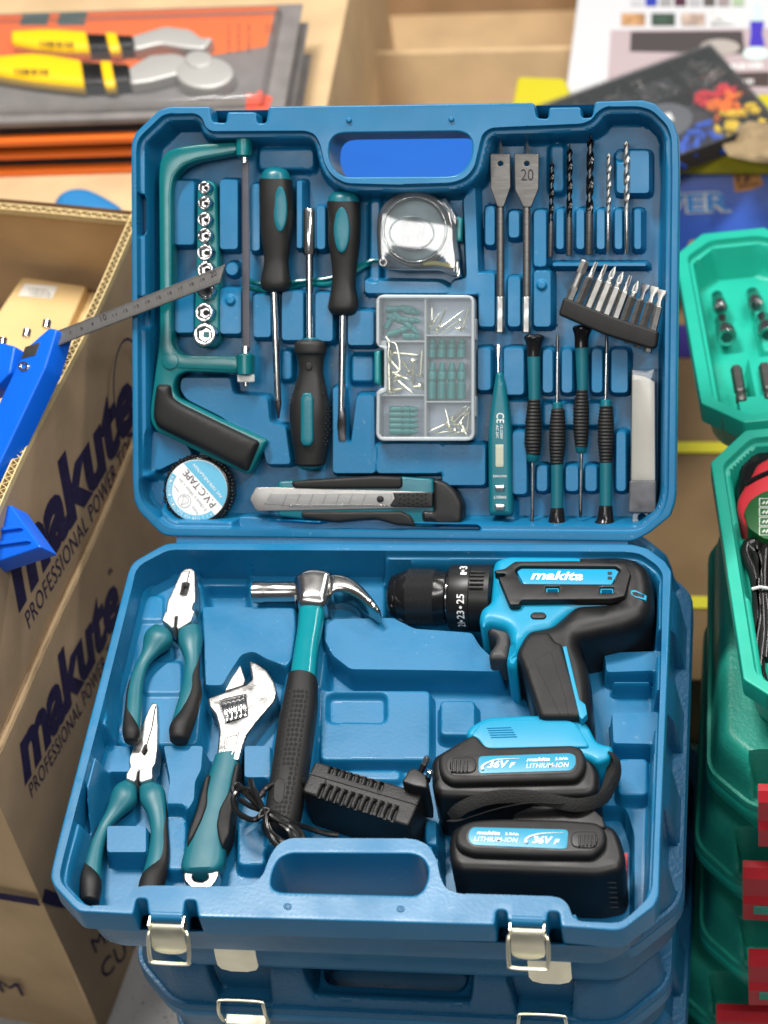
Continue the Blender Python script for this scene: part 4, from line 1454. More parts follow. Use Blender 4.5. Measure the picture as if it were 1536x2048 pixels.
def pliers(lb, slit, jaw, holes, jz, piv, hl, hr, fl, fr, h=-.037):
    x0 = sum(p[0] for p in jaw) / len(jaw)
    y0 = sum(p[1] for p in jaw) / len(jaw)
    t = thing("pliers", lb, "pliers", T, T.p(x0, y0, TZ))
    j = part("jaws", ppuff(T, jaw, h - .008, jz, .0012, rnd=.0008, h=h + .003, holes=holes, step=.005), JAW, t)
    part("jaw_shade_plate", ppuff(T, [(x0 + (x - x0) * .8, y0 + (y - y0) * .8) for x, y in jaw], h - .009, jz - .006, .001, h=h), INKB, j)  # dark plate standing for the shade seen through the jaw slot
    part("jaw_slit", G().rod([T.p(x, y, jz + .0001) for x, y in slit], .00055, 5), INKB, j)
    part("pivot", ppuff(T, ell(piv[0], piv[1], piv[2], piv[2] * .86, 24), jz - .002, jz + .0008, .0005, h=jz), JAW, j)
    for secs, ff in ((hl, fl), (hr, fr)):
        hd = part("handle", pl(T, h, secs, ratio=.75, b=None, e=2.3, k=4), TEALR, t)
        lo, hi = ff
        n = len(secs)
        st = [i for i in range(n) if lo[i] is not None]
        part("rubber_grip", pl(T, h + .0009, [half([secs[i]], [lo[i]], [hi[i]])[0] + (None, 0.0) for i in st], ratio=1.02, e=2.3, k=4), RUBBER, hd)


N_ = None
pliers("combination pliers with square jaw slot and teal black handles, at the tray's back left", [(379, 1143), (372, 1172)],
       [(372, 1143), (363, 1150), (350, 1179), (337, 1206), (334, 1222), (334, 1229), (330, 1231), (325, 1246), (346, 1262), (350, 1258), (352, 1238), (356, 1238), (354, 1258), (357, 1264), (384, 1248), (391, 1228), (387, 1224), (388, 1214), (393, 1208), (392, 1167), (391, 1147), (384, 1142)],
       [[(367, 1170), (380, 1172), (374, 1197), (362, 1194)]], -.0105, (359, 1217, 11),
       zs([(308, 1254), (290, 1272), (284, 1304), (270, 1334), (256, 1374), (250, 1421), (246, 1464), (249, 1482)], [(345, 1272), (344, 1288), (318, 1308), (296, 1333), (286, 1374), (284, 1421), (280, 1464), (274, 1482)]),
       zs([(356, 1268), (358, 1292), (369, 1320), (368, 1351), (360, 1390), (350, 1425), (341, 1456), (340, 1480)], [(400, 1254), (405, 1280), (401, 1308), (399, 1347), (403, 1386), (394, 1425), (384, 1456), (375, 1480)]),
       ([N_, N_, N_, 0, -.02, -.02, -.02, -.02], [N_, N_, N_, .18, .42, .48, 1.03, 1.03]), ([N_, N_, .88, .45, .38, .25, -.02, -.02], [N_, N_, 1, 1.02, 1.02, 1.02, 1.02, 1.02]), h=-.017)
pliers("long needle-nose pliers with teal black handles, at the tray's front left", [(311, 1412), (304, 1455), (291, 1498)],
       [(306, 1410), (298, 1425), (284, 1458), (272, 1489), (261, 1518), (259, 1530), (262, 1539), (254, 1553), (253, 1563), (270, 1569), (274, 1565), (277, 1548), (280, 1548), (279, 1566), (283, 1570), (307, 1562), (307, 1540), (313, 1532), (317, 1500), (318, 1462), (316, 1412)],
       [[(292, 1494), (296, 1506), (291, 1516), (285, 1509)]], -.0245, (280, 1534, 8),
       zs([(254, 1560), (228, 1580), (213, 1622), (194, 1657), (178, 1692), (164, 1731), (160, 1762), (163, 1801)], [(274, 1576), (272, 1606), (245, 1630), (222, 1654), (210, 1684), (204, 1723), (202, 1762), (197, 1803)]),
       zs([(279, 1578), (281, 1606), (295, 1630), (301, 1661), (299, 1692), (293, 1723), (284, 1755), (276, 1790)], [(311, 1567), (329, 1580), (334, 1618), (336, 1661), (338, 1700), (336, 1731), (330, 1759), (322, 1792)]),
       ([N_, N_, 0, -.02, -.02, -.02, -.02, -.02], [N_, N_, .15, .4, .45, .5, 1.03, 1.03]), ([N_, N_, .8, .55, .5, .4, .0, -.02], [N_, N_, 1, 1.02, 1.02, 1.02, 1.02, 1.02]), h=-.031)

# adjustable wrench
t = thing("adjustable_wrench", "adjustable wrench with bright steel head and teal black handle", "wrench", T, T.p(450, 1540, TZ))
hd = part("head", ppuff(T, [(498, 1325), (514, 1329), (534, 1343), (549, 1366), (555, 1388), (551, 1405), (514, 1448), (495, 1474), (486, 1499), (480, 1524), (433, 1524), (436, 1499), (439, 1464), (432, 1433), (419, 1417), (416, 1400), (440, 1391), (493, 1373), (505, 1362)],
                       -.0470, -.0245, .0016, rnd=.0015, h=-.0270, step=.004, holes=[[(442, 1404), (490, 1392), (494, 1436), (455, 1449)]]), SATIN, t)
part("movable_jaw", ppuff(T, [(481, 1330), (491, 1362), (487, 1372), (450, 1384), (461, 1359)], -.0450, -.0275, .001, h=-.0290), JAW, t)
g = G()
for i in range(5):
    a, b = T.p(448 + i * 9.5, 1404 - i * 2.2, -.0305), T.p(455 + i * 9.2, 1446 - i * 2.6, -.0305)
    lathe(T, [(0, .0022), (.15, .0042), (.5, .0048), (.85, .0042), (1, .0022)], a, b, 12, g)
part("worm_screw", g, CHROME, hd)
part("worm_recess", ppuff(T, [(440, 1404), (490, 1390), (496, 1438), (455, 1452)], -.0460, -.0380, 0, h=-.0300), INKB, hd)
part("shank_web", ppuff(T, [(450, 1470), (478, 1462), (470, 1500), (462, 1514), (446, 1514)], -.0280, -.0238, .0006, rnd=.001, holes=[[(455, 1474), (472, 1469), (465, 1498), (459, 1509), (450, 1509)]]), SATIN, hd)
ws = zs([(431, 1520), (420, 1552), (411, 1582), (397, 1622), (381, 1665), (371, 1704), (363, 1738), (368, 1749)], [(481, 1514), (479, 1540), (471, 1570), (465, 1614), (457, 1661), (453, 1700), (450, 1732), (440, 1746)])
hn = part("handle", pl(T, -.0320, ws, b=.0085, e=3.2, k=3), TEALR, t)
part("rubber_grip", ppuff(T, [(411, 1558), (423, 1552), (417, 1583), (416, 1614), (405, 1645), (389, 1677), (374, 1698), (378, 1669), (395, 1622)], -.0380, -.0224, .0018, rnd=.003, h=-.0260), RUBBER, hn)
part("rubber_grip", ppuff(T, [(470, 1534), (482, 1526), (473, 1579), (461, 1672), (446, 1700), (438, 1680), (434, 1653), (440, 1622), (459, 1587)], -.0380, -.0224, .0018, rnd=.003, h=-.0260), RUBBER, hn)
part("hang_ring", ppuff(T, [(367, 1746), (440, 1744), (436, 1760), (424, 1776), (402, 1783), (382, 1778), (369, 1764)], -.0380, -.0282, .0012, rnd=.002, h=-.0300, holes=[ell(401, 1756, 16, 10, 20)]), SATIN, t)

# claw hammer
t = thing("claw_hammer", "claw hammer with polished steel head, teal shaft and dimpled black grip", "hammer", T, T.p(590, 1450, TZ))
HS = M("hammer_steel", (.50, .49, .48), .21, 1.0, rvar=.05, vs=30, var=.08)
hc0, hc1 = T.p(505, 1185, -.0160), T.p(605, 1184, -.0160)
hd = part("head", ppuff(T, [(588, 1164), (600, 1152), (620, 1144), (650, 1146), (672, 1153), (668, 1176), (663, 1196), (655, 1221), (596, 1219), (594, 1195), (590, 1207)], -.0340, -.0035, .008, rnd=.004, h=-.0120, step=.0035, dome=.001), HS, t)
part("striking_face", lathe(T, [(0, .0066), (.02, .0082), (.22, .0084), (.26, .0078), (.9, .0080), (1, .009)], hc0, hc1, 28), HS, t)
part("claw", ppuff(T, [(655, 1152), (685, 1152), (710, 1162), (732, 1182), (751, 1205), (762, 1223), (757, 1230), (745, 1222), (720, 1202), (697, 1188), (676, 1184), (660, 1196)], -.0180, -.0035, .0045, rnd=.004, h=-.0080, step=.004), HS, t)
part("claw", ppuff(T, [(660, 1176), (690, 1182), (711, 1190), (740, 1210), (765, 1229), (756, 1240), (735, 1231), (705, 1210), (680, 1200), (660, 1204)], -.0300, -.0180, .003, rnd=.004, h=-.0200, step=.004), HS, t)
part("shaft", pl(T, -.0160, [(599, 1216, 651, 1216), (596, 1260, 644, 1262), (590, 1300, 637, 1303), (580, 1362, 632, 1366)], b=.0082, e=3.0), M("teal_gloss_shaft", (0.003, 0.21, 0.25), .18, rvar=.03), t)
gs = [(577, 1358, 635, 1362), (566, 1410, 635, 1412), (556, 1460, 629, 1462), (549, 1510, 622, 1512), (540, 1570, 613, 1572), (530, 1630, 602, 1632), (524, 1662, 594, 1664)]
gr = part("grip", pl(T, -.0180, gs, b=.0115, e=2.6, n=24), RUBBER, t)
g = G()
for i in range(27):
    for j in range(5):
        y = 1402 + i * 9.6
        if 1553 < y < 1612 and 1 <= j <= 2:
            continue
        xl = np.interp(y, [s[1] for s in gs], [s[0] for s in gs])
        xr = np.interp(y, [s[1] for s in gs], [s[2] for s in gs])
        f = .22 + j * .115 + .02 * (i % 2)
        f = f + .05
        z = -.0180 + .0115 * (1 - abs(2 * f - 1) ** 2.6) ** (1 / 2.6)
        p = T.p(xl + (xr - xl) * f, y, -.0180)
        q = Vector((p.x, p.y, z))
        g.add([q + Vector((.0013 * math.cos(a), .0016 * math.sin(a), .00012)) for a in [2 * math.pi * k / 8 for k in range(8)]], [tuple(range(8))])
o = part("grip_dimples", g, M("dimple_black", (.004, .004, .004), .8), gr, weld=False)
o['kind'] = "stuff"
part("grip_pad", ppuff(T, [(548, 1566), (554, 1556), (566, 1556), (571, 1566), (567, 1600), (560, 1607), (550, 1605), (546, 1596)], -.0100, -.0062, .0006, h=-.0065), RUBBER, gr)


# charger with its cable
def cz(x, y):
    return (440 + x / 3.339, 1480 + y / 3.339)


CHB = M("charger_black", (.008, .008, .0085), .5, bump=.00025, bs=700, var=.1)
t = thing("charger", "black plug-in battery charger with slotted top and bundled cable", "charger", T, T.p(720, 1600, TZ))
topf = [(630, 1521), (846, 1585), (817, 1652), (603, 1582)]
hz = -.004
slots = []
for i in range(11):
    x, y = 690 + 49 * i, 292 + 15.2 * i
    slots.append([cz(x - 8, y + 6), cz(x + 8, y), cz(x - 26, y + 88), cz(x - 42, y + 84)])
for i in range(8):
    x, y = 748 + 48 * i, 172 + 15.4 * i
    slots.append([cz(x - 8, y), cz(x + 8, y + 4), cz(x - 6, y + 50), cz(x - 22, y + 46)])
bd = part("housing", ppuff(T, topf, -.0075, hz, .0018, rnd=.003, holes=slots), CHB, t)
q = T.poly(topf, hz)
c = sum(q, Vector((0, 0))) / 4
g = G()
rr = []
Q = roundpoly(q, .003)
if area(Q) < 0:
    Q.reverse()
for k, z in ((1.0, -.0072), (1.0, -.018), (.985, -.047)):
    rr.append([((c + (p - c) * k).x, (c + (p - c) * k).y, z) for p in Q])
g.loft(rr[::-1])
part("lower_housing", g, CHB, bd)
part("seam", G().rod([T.p(*cz(602, 226), hz + .0001), T.p(*cz(1318, 432), hz + .0001)], .0007, 6), INKB, bd)
part("plug_base", ppuff(T, [cz(1215, 300), cz(1270, 215), cz(1310, 205), cz(1392, 262), cz(1392, 345), cz(1300, 330)], -.03, .006, .0015, rnd=.002, h=.002), BLACK, t)
for a, b in (((1335, 225), (1388, 108)), ((1383, 275), (1406, 205))):
    p0, p1 = T.p(*cz(*a), .003), T.p(*cz(*b), .012)
    part("plug_pin", lathe(T, [(0, .0021), (.52, .0021)], p0, p1, 12), BLACK, t)
    part("plug_pin", lathe(T, [(.0, .0021), (.9, .0021), (1, .0012)], p0 + (p1 - p0) * .5, p1, 12), CHROME, t)
g = G()
p0, p1 = T.p(*cz(575, 285), -.012), T.p(*cz(478, 278), -.012)
pr = []
for i in range(13):
    pr.append((i / 12, .0032 * (1 if i % 2 else .72)))
lathe(T, pr, p0, p1, 12, g)
part("strain_relief", g, BLACK, t, smooth=20)
CBL = M("cable_black", (.008, .008, .008), .22, rvar=.04)
paths = [[(485, 280, 0), (420, 278, 3), (350, 295, 4), (295, 335, 4), (262, 378, 5), (230, 400, 6)],
         [(300, 475, 6), (240, 530, 5), (180, 522, 4), (110, 475, 4), (88, 405, 3), (112, 350, 3), (165, 328, 5), (215, 345, 6), (255, 405, 7), (290, 470, 8), (315, 560, 8)],
         [(205, 268, 4), (218, 310, 6), (258, 400, 9), (298, 490, 10), (312, 580, 10), (340, 650, 8), (390, 712, 7), (450, 748, 6), (510, 742, 6), (533, 700, 6), (520, 635, 6), (470, 580, 6), (400, 545, 7), (340, 505, 8), (290, 468, 8), (235, 420, 6), (165, 350, 4), (120, 300, 2), (88, 320, 2), (100, 380, 2)],
         [(300, 470, 7), (345, 485, 8), (420, 522, 6), (500, 560, 2), (600, 592, -6), (700, 622, -10), (790, 634, -12)],
         [(292, 480, 6), (318, 580, 6), (350, 665, 5), (410, 725, 5), (480, 735, 5), (545, 720, 5), (556, 670, 5), (530, 610, 5), (470, 570, 6), (400, 540, 6), (345, 500, 6), (280, 470, 5), (200, 440, 4), (140, 400, 3)],
         [(250, 385, 7), (300, 500, 8), (330, 600, 7), (390, 660, 6), (440, 682, 5), (480, 665, 5), (460, 610, 5), (400, 560, 6)]]
g = G()
for pth in paths:
    g.rod(smooth_path([T.p(*cz(x, y), -.012 + z * .001) for x, y, z in pth], 5), .0021, 8)
part("cable", g, CBL, t)
g = G().rod(smooth_path([T.p(*cz(x, y), -.001) for x, y in [(260, 525), (272, 480), (300, 456), (330, 470), (300, 500), (262, 520)]], 5), .0009, 6)
part("cable_tie", g, BLACK, t)


# cordless drill
def dz(x, y):
    return (960 + x / 4.151, 1100 + y / 4.151)


t = thing("cordless_drill", "cyan and black cordless drill lying on its side in the tray", "drill", T, T.p(1130, 1280, TZ))
HB = -.016
body = [(985, 1146), (990, 1129), (1015, 1119), (1157, 1120), (1180, 1127), (1250, 1150), (1250, 1226), (1150, 1230), (1122, 1252), (1105, 1268), (1062, 1276), (1040, 1310), (1034, 1344), (1017, 1340), (1013, 1330), (1022, 1282), (1014, 1262), (978, 1254), (966, 1266), (958, 1244), (963, 1224), (982, 1213)]
bd = part("housing", ppuff(T, body, -.046, .0, .007, rnd=.004, h=-.007, step=.004), CYAN, t)
rear = [(1150, 1126), (1244, 1125), (1276, 1131), (1300, 1150), (1308, 1180), (1310, 1226), (1298, 1252), (1260, 1270), (1200, 1284), (1164, 1291), (1160, 1303), (1176, 1342), (1184, 1380), (1187, 1420), (1186, 1465), (1140, 1462), (1070, 1445), (1060, 1400), (1046, 1345), (1031, 1336), (1031, 1316), (1045, 1287), (1058, 1273), (1105, 1264), (1125, 1246), (1150, 1223), (1236, 1218), (1222, 1198), (1150, 1196)]
part("rear_housing", ppuff(T, rear, -.048, .0028, .012, rnd=.006, h=-.010, step=.004), BLACK, t)
gp = part("grip", ppuff(T, [(1036, 1312), (1050, 1284), (1062, 1273), (1098, 1268), (1112, 1288), (1124, 1292), (1172, 1440), (1080, 1440), (1066, 1395), (1050, 1345)], -.02, .0052, .0035, rnd=.004, h=.001, step=.005), RUBBER, t)
part("grip_stripe", ppuff(T, [dz(685, 800), dz(718, 795), dz(825, 1240), dz(875, 1280), dz(890, 1360), dz(850, 1405), dz(825, 1385)], .0, .0062, .0006, rnd=.0005), CYAN, gp)
g = G()
for pp in ([(590, 850), (640, 1000), (700, 1200), (735, 1370)], [(455, 930), (560, 1150), (665, 1365)], [(430, 950), (400, 1010), (430, 1120), (520, 1350)], [(470, 910), (560, 860), (635, 810)], [(570, 715), (640, 790)]):
    g.rod([T.p(*dz(*p), .0051) for p in pp], .00022, 4)
part("grip_seams", g, INKB, gp)
win = [(1030, 1143), (1040, 1135), (1232, 1136), (1241, 1143), (1225, 1171), (1044, 1170)]
fr_ = [(988, 1143), (1009, 1140), (1030, 1125), (1150, 1124), (1250, 1128), (1262, 1150), (1250, 1195), (1221, 1201), (1043, 1203), (1040, 1212), (1021, 1213), (1017, 1208), (996, 1156), (1010, 1155), (1010, 1150), (992, 1150)]
sl1 = [dz(550, 318), dz(654, 318), dz(654, 358), dz(550, 358)]
sl2 = [dz(1000, 322), dz(1106, 322), dz(1106, 366), dz(1000, 366)]
ff = part("side_frame", ppuff(T, fr_, -.012, .0058, .0012, rnd=.0015, h=.004, holes=[win, sl1, sl2]), BLACK, t)
part("side_plate", ppuff(T, [(1034, 1143), (1042, 1137), (1230, 1138), (1237, 1143), (1223, 1169), (1047, 1168)], -.002, .0036, .0005, h=.0036), M("cyan_plate", (0.01, 0.29, 0.52), .3), ff)
part("logo", ptext("makita", T, .0040, (1061, 1159), (1166, 1161), (1062, 1141), bold=.028, shear=.25), WHITE, ff, weld=False)
for s_ in (sl1, sl2):
    c = (sum(p[0] for p in s_) / 4, sum(p[1] for p in s_) / 4)
    part("vent", ppuff(T, [(c[0] + (x - c[0]) * 1.06, c[1] + (y - c[1]) * 1.1) for x, y in s_], -.002, .0046, .0004, h=.0046, holes=[[(c[0] + (x - c[0]) * .8, c[1] + (y - c[1]) * .7) for x, y in s_]]), CYAN, ff)
v3 = [dz(1252, 338), dz(1290, 338), dz(1385, 385), dz(1380, 424), dz(1290, 398), dz(1252, 375)]
c = (sum(p[0] for p in v3) / 6, sum(p[1] for p in v3) / 6)
part("vent", ppuff(T, v3, -.01, .0030, .0004, h=.002, holes=[[(c[0] + (x - c[0]) * .72, c[1] + (y - c[1]) * .55) for x, y in v3]]), CYAN, ff)
for y in (180, 220):
    part("vent", ppuff(T, [dz(1060, y), dz(1095, y), dz(1095, y + 22), dz(1060, y + 22)], .003, .0040, 0, h=.004), INKB, ff)
part("direction_switch", ppuff(T, [dz(412, 542), dz(440, 515), dz(530, 515), dz(556, 542), dz(535, 570), dz(435, 570)], -.004, .0014, .001, rnd=.002, h=.001), BLACK, bd)
part("trigger", ppuff(T, [(972, 1256), (990, 1254), (1015, 1258), (1025, 1266), (1022, 1290), (1016, 1323), (979, 1323), (978, 1311), (992, 1292), (994, 1278), (975, 1268)], -.034, -.008, .004, rnd=.003, h=-.012, step=.004), M("trigger_grey", (.035, .035, .037), .5, bump=.0001, bs=900), t)
# chuck and torque ring
ax0, ax1 = T.p(777, 1192, -.022), T.p(990, 1197, -.022)
axd = ax1 - ax0
pxt = lambda x: (x - 777) / (990 - 777)
SCL = (T.p(900, 1195, -.022) - T.p(890, 1195, -.022)).length / 10
ch = part("chuck", lathe(T, [(pxt(x), r * SCL) for x, r in ((777, 12), (777.3, 22), (779, 32), (783, 40), (795, 46), (796, 45), (798, 47), (806, 50), (817, 54), (876, 55), (880, 53), (893, 53), (897, 50), (898, 38), (901, 36), (905, 30))], ax0, ax1, 40), GLOSSB, t)
part("chuck_nose", lathe(T, [(pxt(775.5), 9 * SCL), (pxt(776), 20 * SCL), (pxt(778), 21 * SCL)], ax0, ax1, 30), CHROME, ch)
part("chuck_collar", lathe(T, [(pxt(896), 30 * SCL), (pxt(897), 47 * SCL), (pxt(899), 47 * SCL), (pxt(901), 30 * SCL)], ax0, ax1, 30), CHROME, ch)
u = axd.normalized()
sv = u.cross(Vector((0, 0, 1))).normalized()
wv = sv.cross(u)
rings = []
NA, NB = 120, 34
for i in range(NB + 1):
    x = 818 + (873 - 818) * i / NB
    ring = []
    for k in range(NA):
        a = 2 * math.pi * k / NA
        k2 = (1.0 if ((k + i) % 4 < 2) else -1.0) * (1.0 if ((k - i) % 4 < 2) else -1.0)
        r = (55.6 + .55 * k2) * SCL
        ring.append(ax0 + axd * pxt(x) + sv * (r * math.cos(a)) + wv * (r * math.sin(a)))
    rings.append(ring)
part("knurled_sleeve", G().loft(rings), M("knurl_black", (.02, .02, .021), .3), ch, smooth=12)
rg = part("torque_ring", lathe(T, [(pxt(x), r * SCL) for x, r in ((900, 56), (901, 62), (906, 65), (944, 66), (945, 65), (946, 66), (984, 67), (989, 60))], ax0, ax1, 48), BLACK, t)
tocam = (CC - (ax0 + ax1) / 2)
nc = (tocam - u * tocam.dot(u)).normalized()
uv_ = u.cross(nc).normalized()
if uv_.y < 0:
    uv_ = -uv_


def onring(x, ypx, r):
    """point on the ring seen at photo row ypx"""
    s_ = max(-.995, min(.995, (1197 - ypx) / (r)))
    a = math.asin(s_)
    return ax0 + axd * pxt(x) + (nc * math.cos(a) + uv_ * math.sin(a)) * (r * SCL)


g = G()
for s_, y0, y1 in (("25", 1209, 1190), ("23", 1238.5, 1222.5), ("21", 1254, 1246), ("1", 1151.5, 1146.5), ("3", 1140.5, 1134.5)):
    vs, fs, _ = text_raw(s_, bold=.015)
    x0, x1 = 938, 923
    if s_ == "1":
        x0, x1 = 939, 927
    a0 = math.asin((1197 - y0) / 67)
    a1 = math.asin(max(-.99, min(.99, (1197 - y1) / 67)))
    pts = []
    for x, y in vs:
        a = a0 + (a1 - a0) * x
        pts.append(ax0 + axd * pxt(x0 + (x1 - x0) * y) + (nc * math.cos(a) + uv_ * math.sin(a)) * (66.6 * SCL))
    g.add(pts, fs)
for y in (1216, 1243, 1144):
    ce = onring(931, y, 66.6)
    nn = (ce - (ax0 + axd * pxt(931))).normalized()
    tt = u.cross(nn)
    g.add([ce + (u * math.cos(a) + tt * math.sin(a)) * .0011 for a in [2 * math.pi * k / 12 for k in range(12)]], [tuple(range(12))])
part("torque_numbers", g, WHITE, rg, weld=False)
g = G()
for y in (1147, 1154, 1162, 1170, 1178):
    g.rod([onring(947, y, 67.0), onring(974, y, 67.0)], .0011, 6)
part("torque_ribs", g, BLACK, rg)
# foot
ft = part("foot", ppuff(T, [(930, 1468), (942, 1453), (973, 1436), (1050, 1432), (1129, 1431), (1160, 1438), (1177, 1452), (1194, 1487), (1222, 1493), (1226, 1499), (1223, 1520), (1195, 1530), (1180, 1520), (1150, 1512), (960, 1512)], -.045, -.0015, .004, rnd=.004, h=-.004, step=.005), CYAN, t)
part("foot_step", ppuff(T, [(940, 1472), (962, 1446), (985, 1439), (1128, 1438), (1152, 1446), (1180, 1494), (970, 1498), (955, 1476)], -.004, .0004, .0012, rnd=.003, h=0), CYAN, ft)
g = G()
for i in range(5):
    g.rod([T.p(974 + i * 2, 1456 + i * 4.6, .0006), T.p(1022 + i * 3, 1454.5 + i * 4.6, .0006)], .0006, 6)
part("foot_vents", g, M("vent_cyan", (0.004, 0.25, 0.47), .5), ft)  # vent bars in their own cyan, close to the housing's
STR = M("black_webbing", (.012, .012, .012), .75, bump=.0006, bs=900)
g = G()
g.rod(smooth_path([T.p(x, y, z) for x, y, z in [(1222, 1505, -.004), (1233, 1520, -.004), (1236, 1545, -.008), (1224, 1572, -.006), (1214, 1590, -.002), (1190, 1604, .004), (1150, 1610, .008), (1095, 1600, .009), (1050, 1593, .009), (990, 1594, .006), (945, 1606, .002), (915, 1622, -.004), (903, 1636, -.012)]], 5), .0045, 8, flat=.12, up=(0, 1, .4))
g.rod(smooth_path([T.p(x, y, z) for x, y, z in [(1220, 1512, -.004), (1224, 1530, -.008), (1218, 1560, -.010), (1206, 1585, -.004), (1176, 1602, .002), (1120, 1608, .006), (1060, 1606, .008), (1000, 1617, .005), (950, 1632, .001), (925, 1640, -.006), (903, 1640, -.014)]], 5), .0045, 8, flat=.12, up=(0, 1, .4))
part("wrist_strap", g, STR, t)


# batteries
def b2(x, y):
    return (850 + x / 3.657, 1400 + y / 3.657)


def battery(lb, body, plate, label, rail, pill, texts, ztop):
    c = T.p(sum(p[0] for p in body) / len(body), sum(p[1] for p in body) / len(body), TZ)
    t = thing("battery_pack", lb, "battery", T, c, group="drill batteries")
    part("shell", ppuff(T, body, ztop - (.055 if not rail else .060), ztop - .006, .006, rnd=.005, h=ztop - .008, step=.006), BLACK, t)
    if rail:
        part("slide_rail", ppuff(T, rail, ztop - .03, ztop - .004, .0015, rnd=.001, h=ztop - .004), BLACK, t)
    pt = part("top_plate", ppuff(T, plate, ztop - .012, ztop, .0035, rnd=.006, h=ztop - .002, step=.006), RUBBER, t)
    part("plate_groove", ppuff(T, label[1], ztop - .002, ztop + .0002, .0002, rnd=.004, h=ztop), BLACK, pt)
    part("label", ppuff(T, label[0], ztop - .002, ztop + .0006, .0002, rnd=.003, h=ztop), LABELC, pt)
    pb = part("release_button", ppuff(T, pill, ztop - .002, ztop + .0012, .0008, rnd=.006, h=ztop), BLACK, pt)
    cx, cy = sum(p[0] for p in pill) / len(pill), sum(p[1] for p in pill) / len(pill)
    g = G()
    for i in range(5):
        g.rod([T.p(cx - 16 + i * 7.5, cy + 11, ztop + .0014), T.p(cx - 16 + i * 7.5, cy - 11, ztop + .0014)], .0008, 6)
    part("button_ribs", g, BLACK, pb)
    g = G()
    for a in texts:
        ptext(a[0], T, ztop + .0009, a[1], a[2], a[3], g, **a[4])
    part("label_lettering", g, WHITE, pt, weld=False)
    return t


def tx(s, x0, y0, x1, y1, h, sh=0.0, **kw):
    return (s, (x0, y0), (x1, y1), (x0 + (y1 - y0) * 0, y0 - h), dict(shear=sh, **kw))


bt = battery("battery pack with cyan 36V label clipped onto the drill's foot",
             [(862, 1524), (868, 1512), (905, 1490), (950, 1464), (975, 1488), (1150, 1486), (1178, 1502), (1192, 1530), (1199, 1548), (1198, 1580), (1180, 1592), (1000, 1598), (876, 1594), (864, 1576)],
             [(877, 1517), (882, 1509), (951, 1466), (973, 1496), (1146, 1490), (1164, 1498), (1173, 1518), (1170, 1543), (1154, 1562), (902, 1568), (884, 1557), (877, 1538)],
             ([(957, 1513.5), (1140, 1507), (1151, 1512), (1152, 1530), (1143, 1542), (957, 1548)], [(893, 1528), (900, 1512), (957, 1509), (1144, 1503), (1155, 1510), (1156, 1534), (1146, 1546), (957, 1552), (905, 1551), (896, 1542)]),
             None, [(899, 1530), (905, 1516), (952, 1514), (954, 1547), (908, 1548), (900, 1540)],
             [tx("36V", 974, 1536.5, 1018, 1535, 15, .3, bold=.03), tx("F", 1018, 1535, 1031, 1534.5, 10, .3, bold=.03), tx("makita", 1053, 1523, 1100, 1521.5, 7.5, .3, bold=.03), tx("2.0Ah", 1110, 1520.5, 1136, 1519.5, 5.5, bold=.02),
              tx("LITHIUM-ION", 1052, 1536.5, 1138, 1534, 9.5, .25, bold=.004, space=1.08)], .001)
g = G()
for p in ([(966, 1540), (964, 1534), (972, 1527), (990, 1520), (1010, 1518), (1040, 1516.5)],):
    g.rod(smooth_path([T.p(x, y, .0019) for x, y in p], 4), [.0012 - .0011 * i / 20 for i in range(21)], 6)
part("label_swoosh", g, WHITE, bt)
b2t = battery("battery pack with cyan 36V label standing alone at the tray's front right",
              [(899, 1672), (908, 1655), (940, 1640), (1000, 1636), (1130, 1638), (1200, 1642), (1233, 1656), (1246, 1690), (1252, 1720), (1244, 1742), (1200, 1752), (920, 1742), (902, 1728), (897, 1700)],
              [(909, 1672), (920, 1652), (945, 1642), (1000, 1638), (1123, 1640), (1196, 1646), (1213, 1662), (1212, 1688), (1204, 1700), (1186, 1715), (1060, 1713), (943, 1709), (920, 1700), (911, 1690)],
              ([(936, 1671), (943, 1655), (1137, 1660), (1134, 1699), (948, 1691), (939, 1684)], [(931, 1670), (941, 1651), (1140, 1656), (1192, 1659), (1201, 1672), (1198, 1692), (1185, 1702), (1134, 1703), (946, 1695), (934, 1686)]),
              [(1022, 1640), (1030, 1626), (1066, 1611), (1148, 1609), (1152, 1605), (1174, 1606), (1206, 1634), (1212, 1655), (1020, 1652)],
              [(1143, 1664), (1190, 1664), (1197, 1674), (1195, 1690), (1185, 1698), (1141, 1696)],
              [tx("makita", 953, 1668.5, 1000, 1670, 7.5, .3, bold=.03), tx("2.0Ah", 1010, 1670, 1037, 1671, 5.5, bold=.02), tx("LITHIUM-ION", 948, 1682, 1036, 1685, 9.5, .25, bold=.004, space=1.08), tx("36V", 1064, 1686.5, 1106, 1688, 15, .3, bold=.03), tx("F", 1107, 1688, 1120, 1688.5, 10, .3, bold=.03)], .004)
g = G()
g.rod(smooth_path([T.p(x, y, .0049) for x, y in [(1054, 1686), (1051, 1681), (1058, 1674), (1078, 1668), (1100, 1666), (1128, 1665)]], 4), [.0012 - .0011 * i / 20 for i in range(21)], 6)
part("label_swoosh", g, WHITE, b2t)
bx = [p for p in (T.p(905, 1735, -.004), T.p(1245, 1745, -.004))]
fy = min(bx[0].y, bx[1].y) - .0006
RIB = M("rib_grey", (.05, .05, .05), .35)
for k in range(6):
    z = -.014 - k * .006
    xx = T.p(1150, 1740, -.004).x
    part("side_rib", G().rod([(xx, fy - .0002, z), (xx + .026, fy - .0002, z)], .0004, 5), RIB, b2t)
for k in range(5):
    z = -.012 - k * .006
    xx = T.p(915, 1740, -.004).x
    part("side_rib", G().rod([(xx + .002, fy + .003, z + .003), (xx + .012, fy + .0006, z), (xx + .045 - .003 * k, fy, z)], .0004, 5), RIB, b2t)
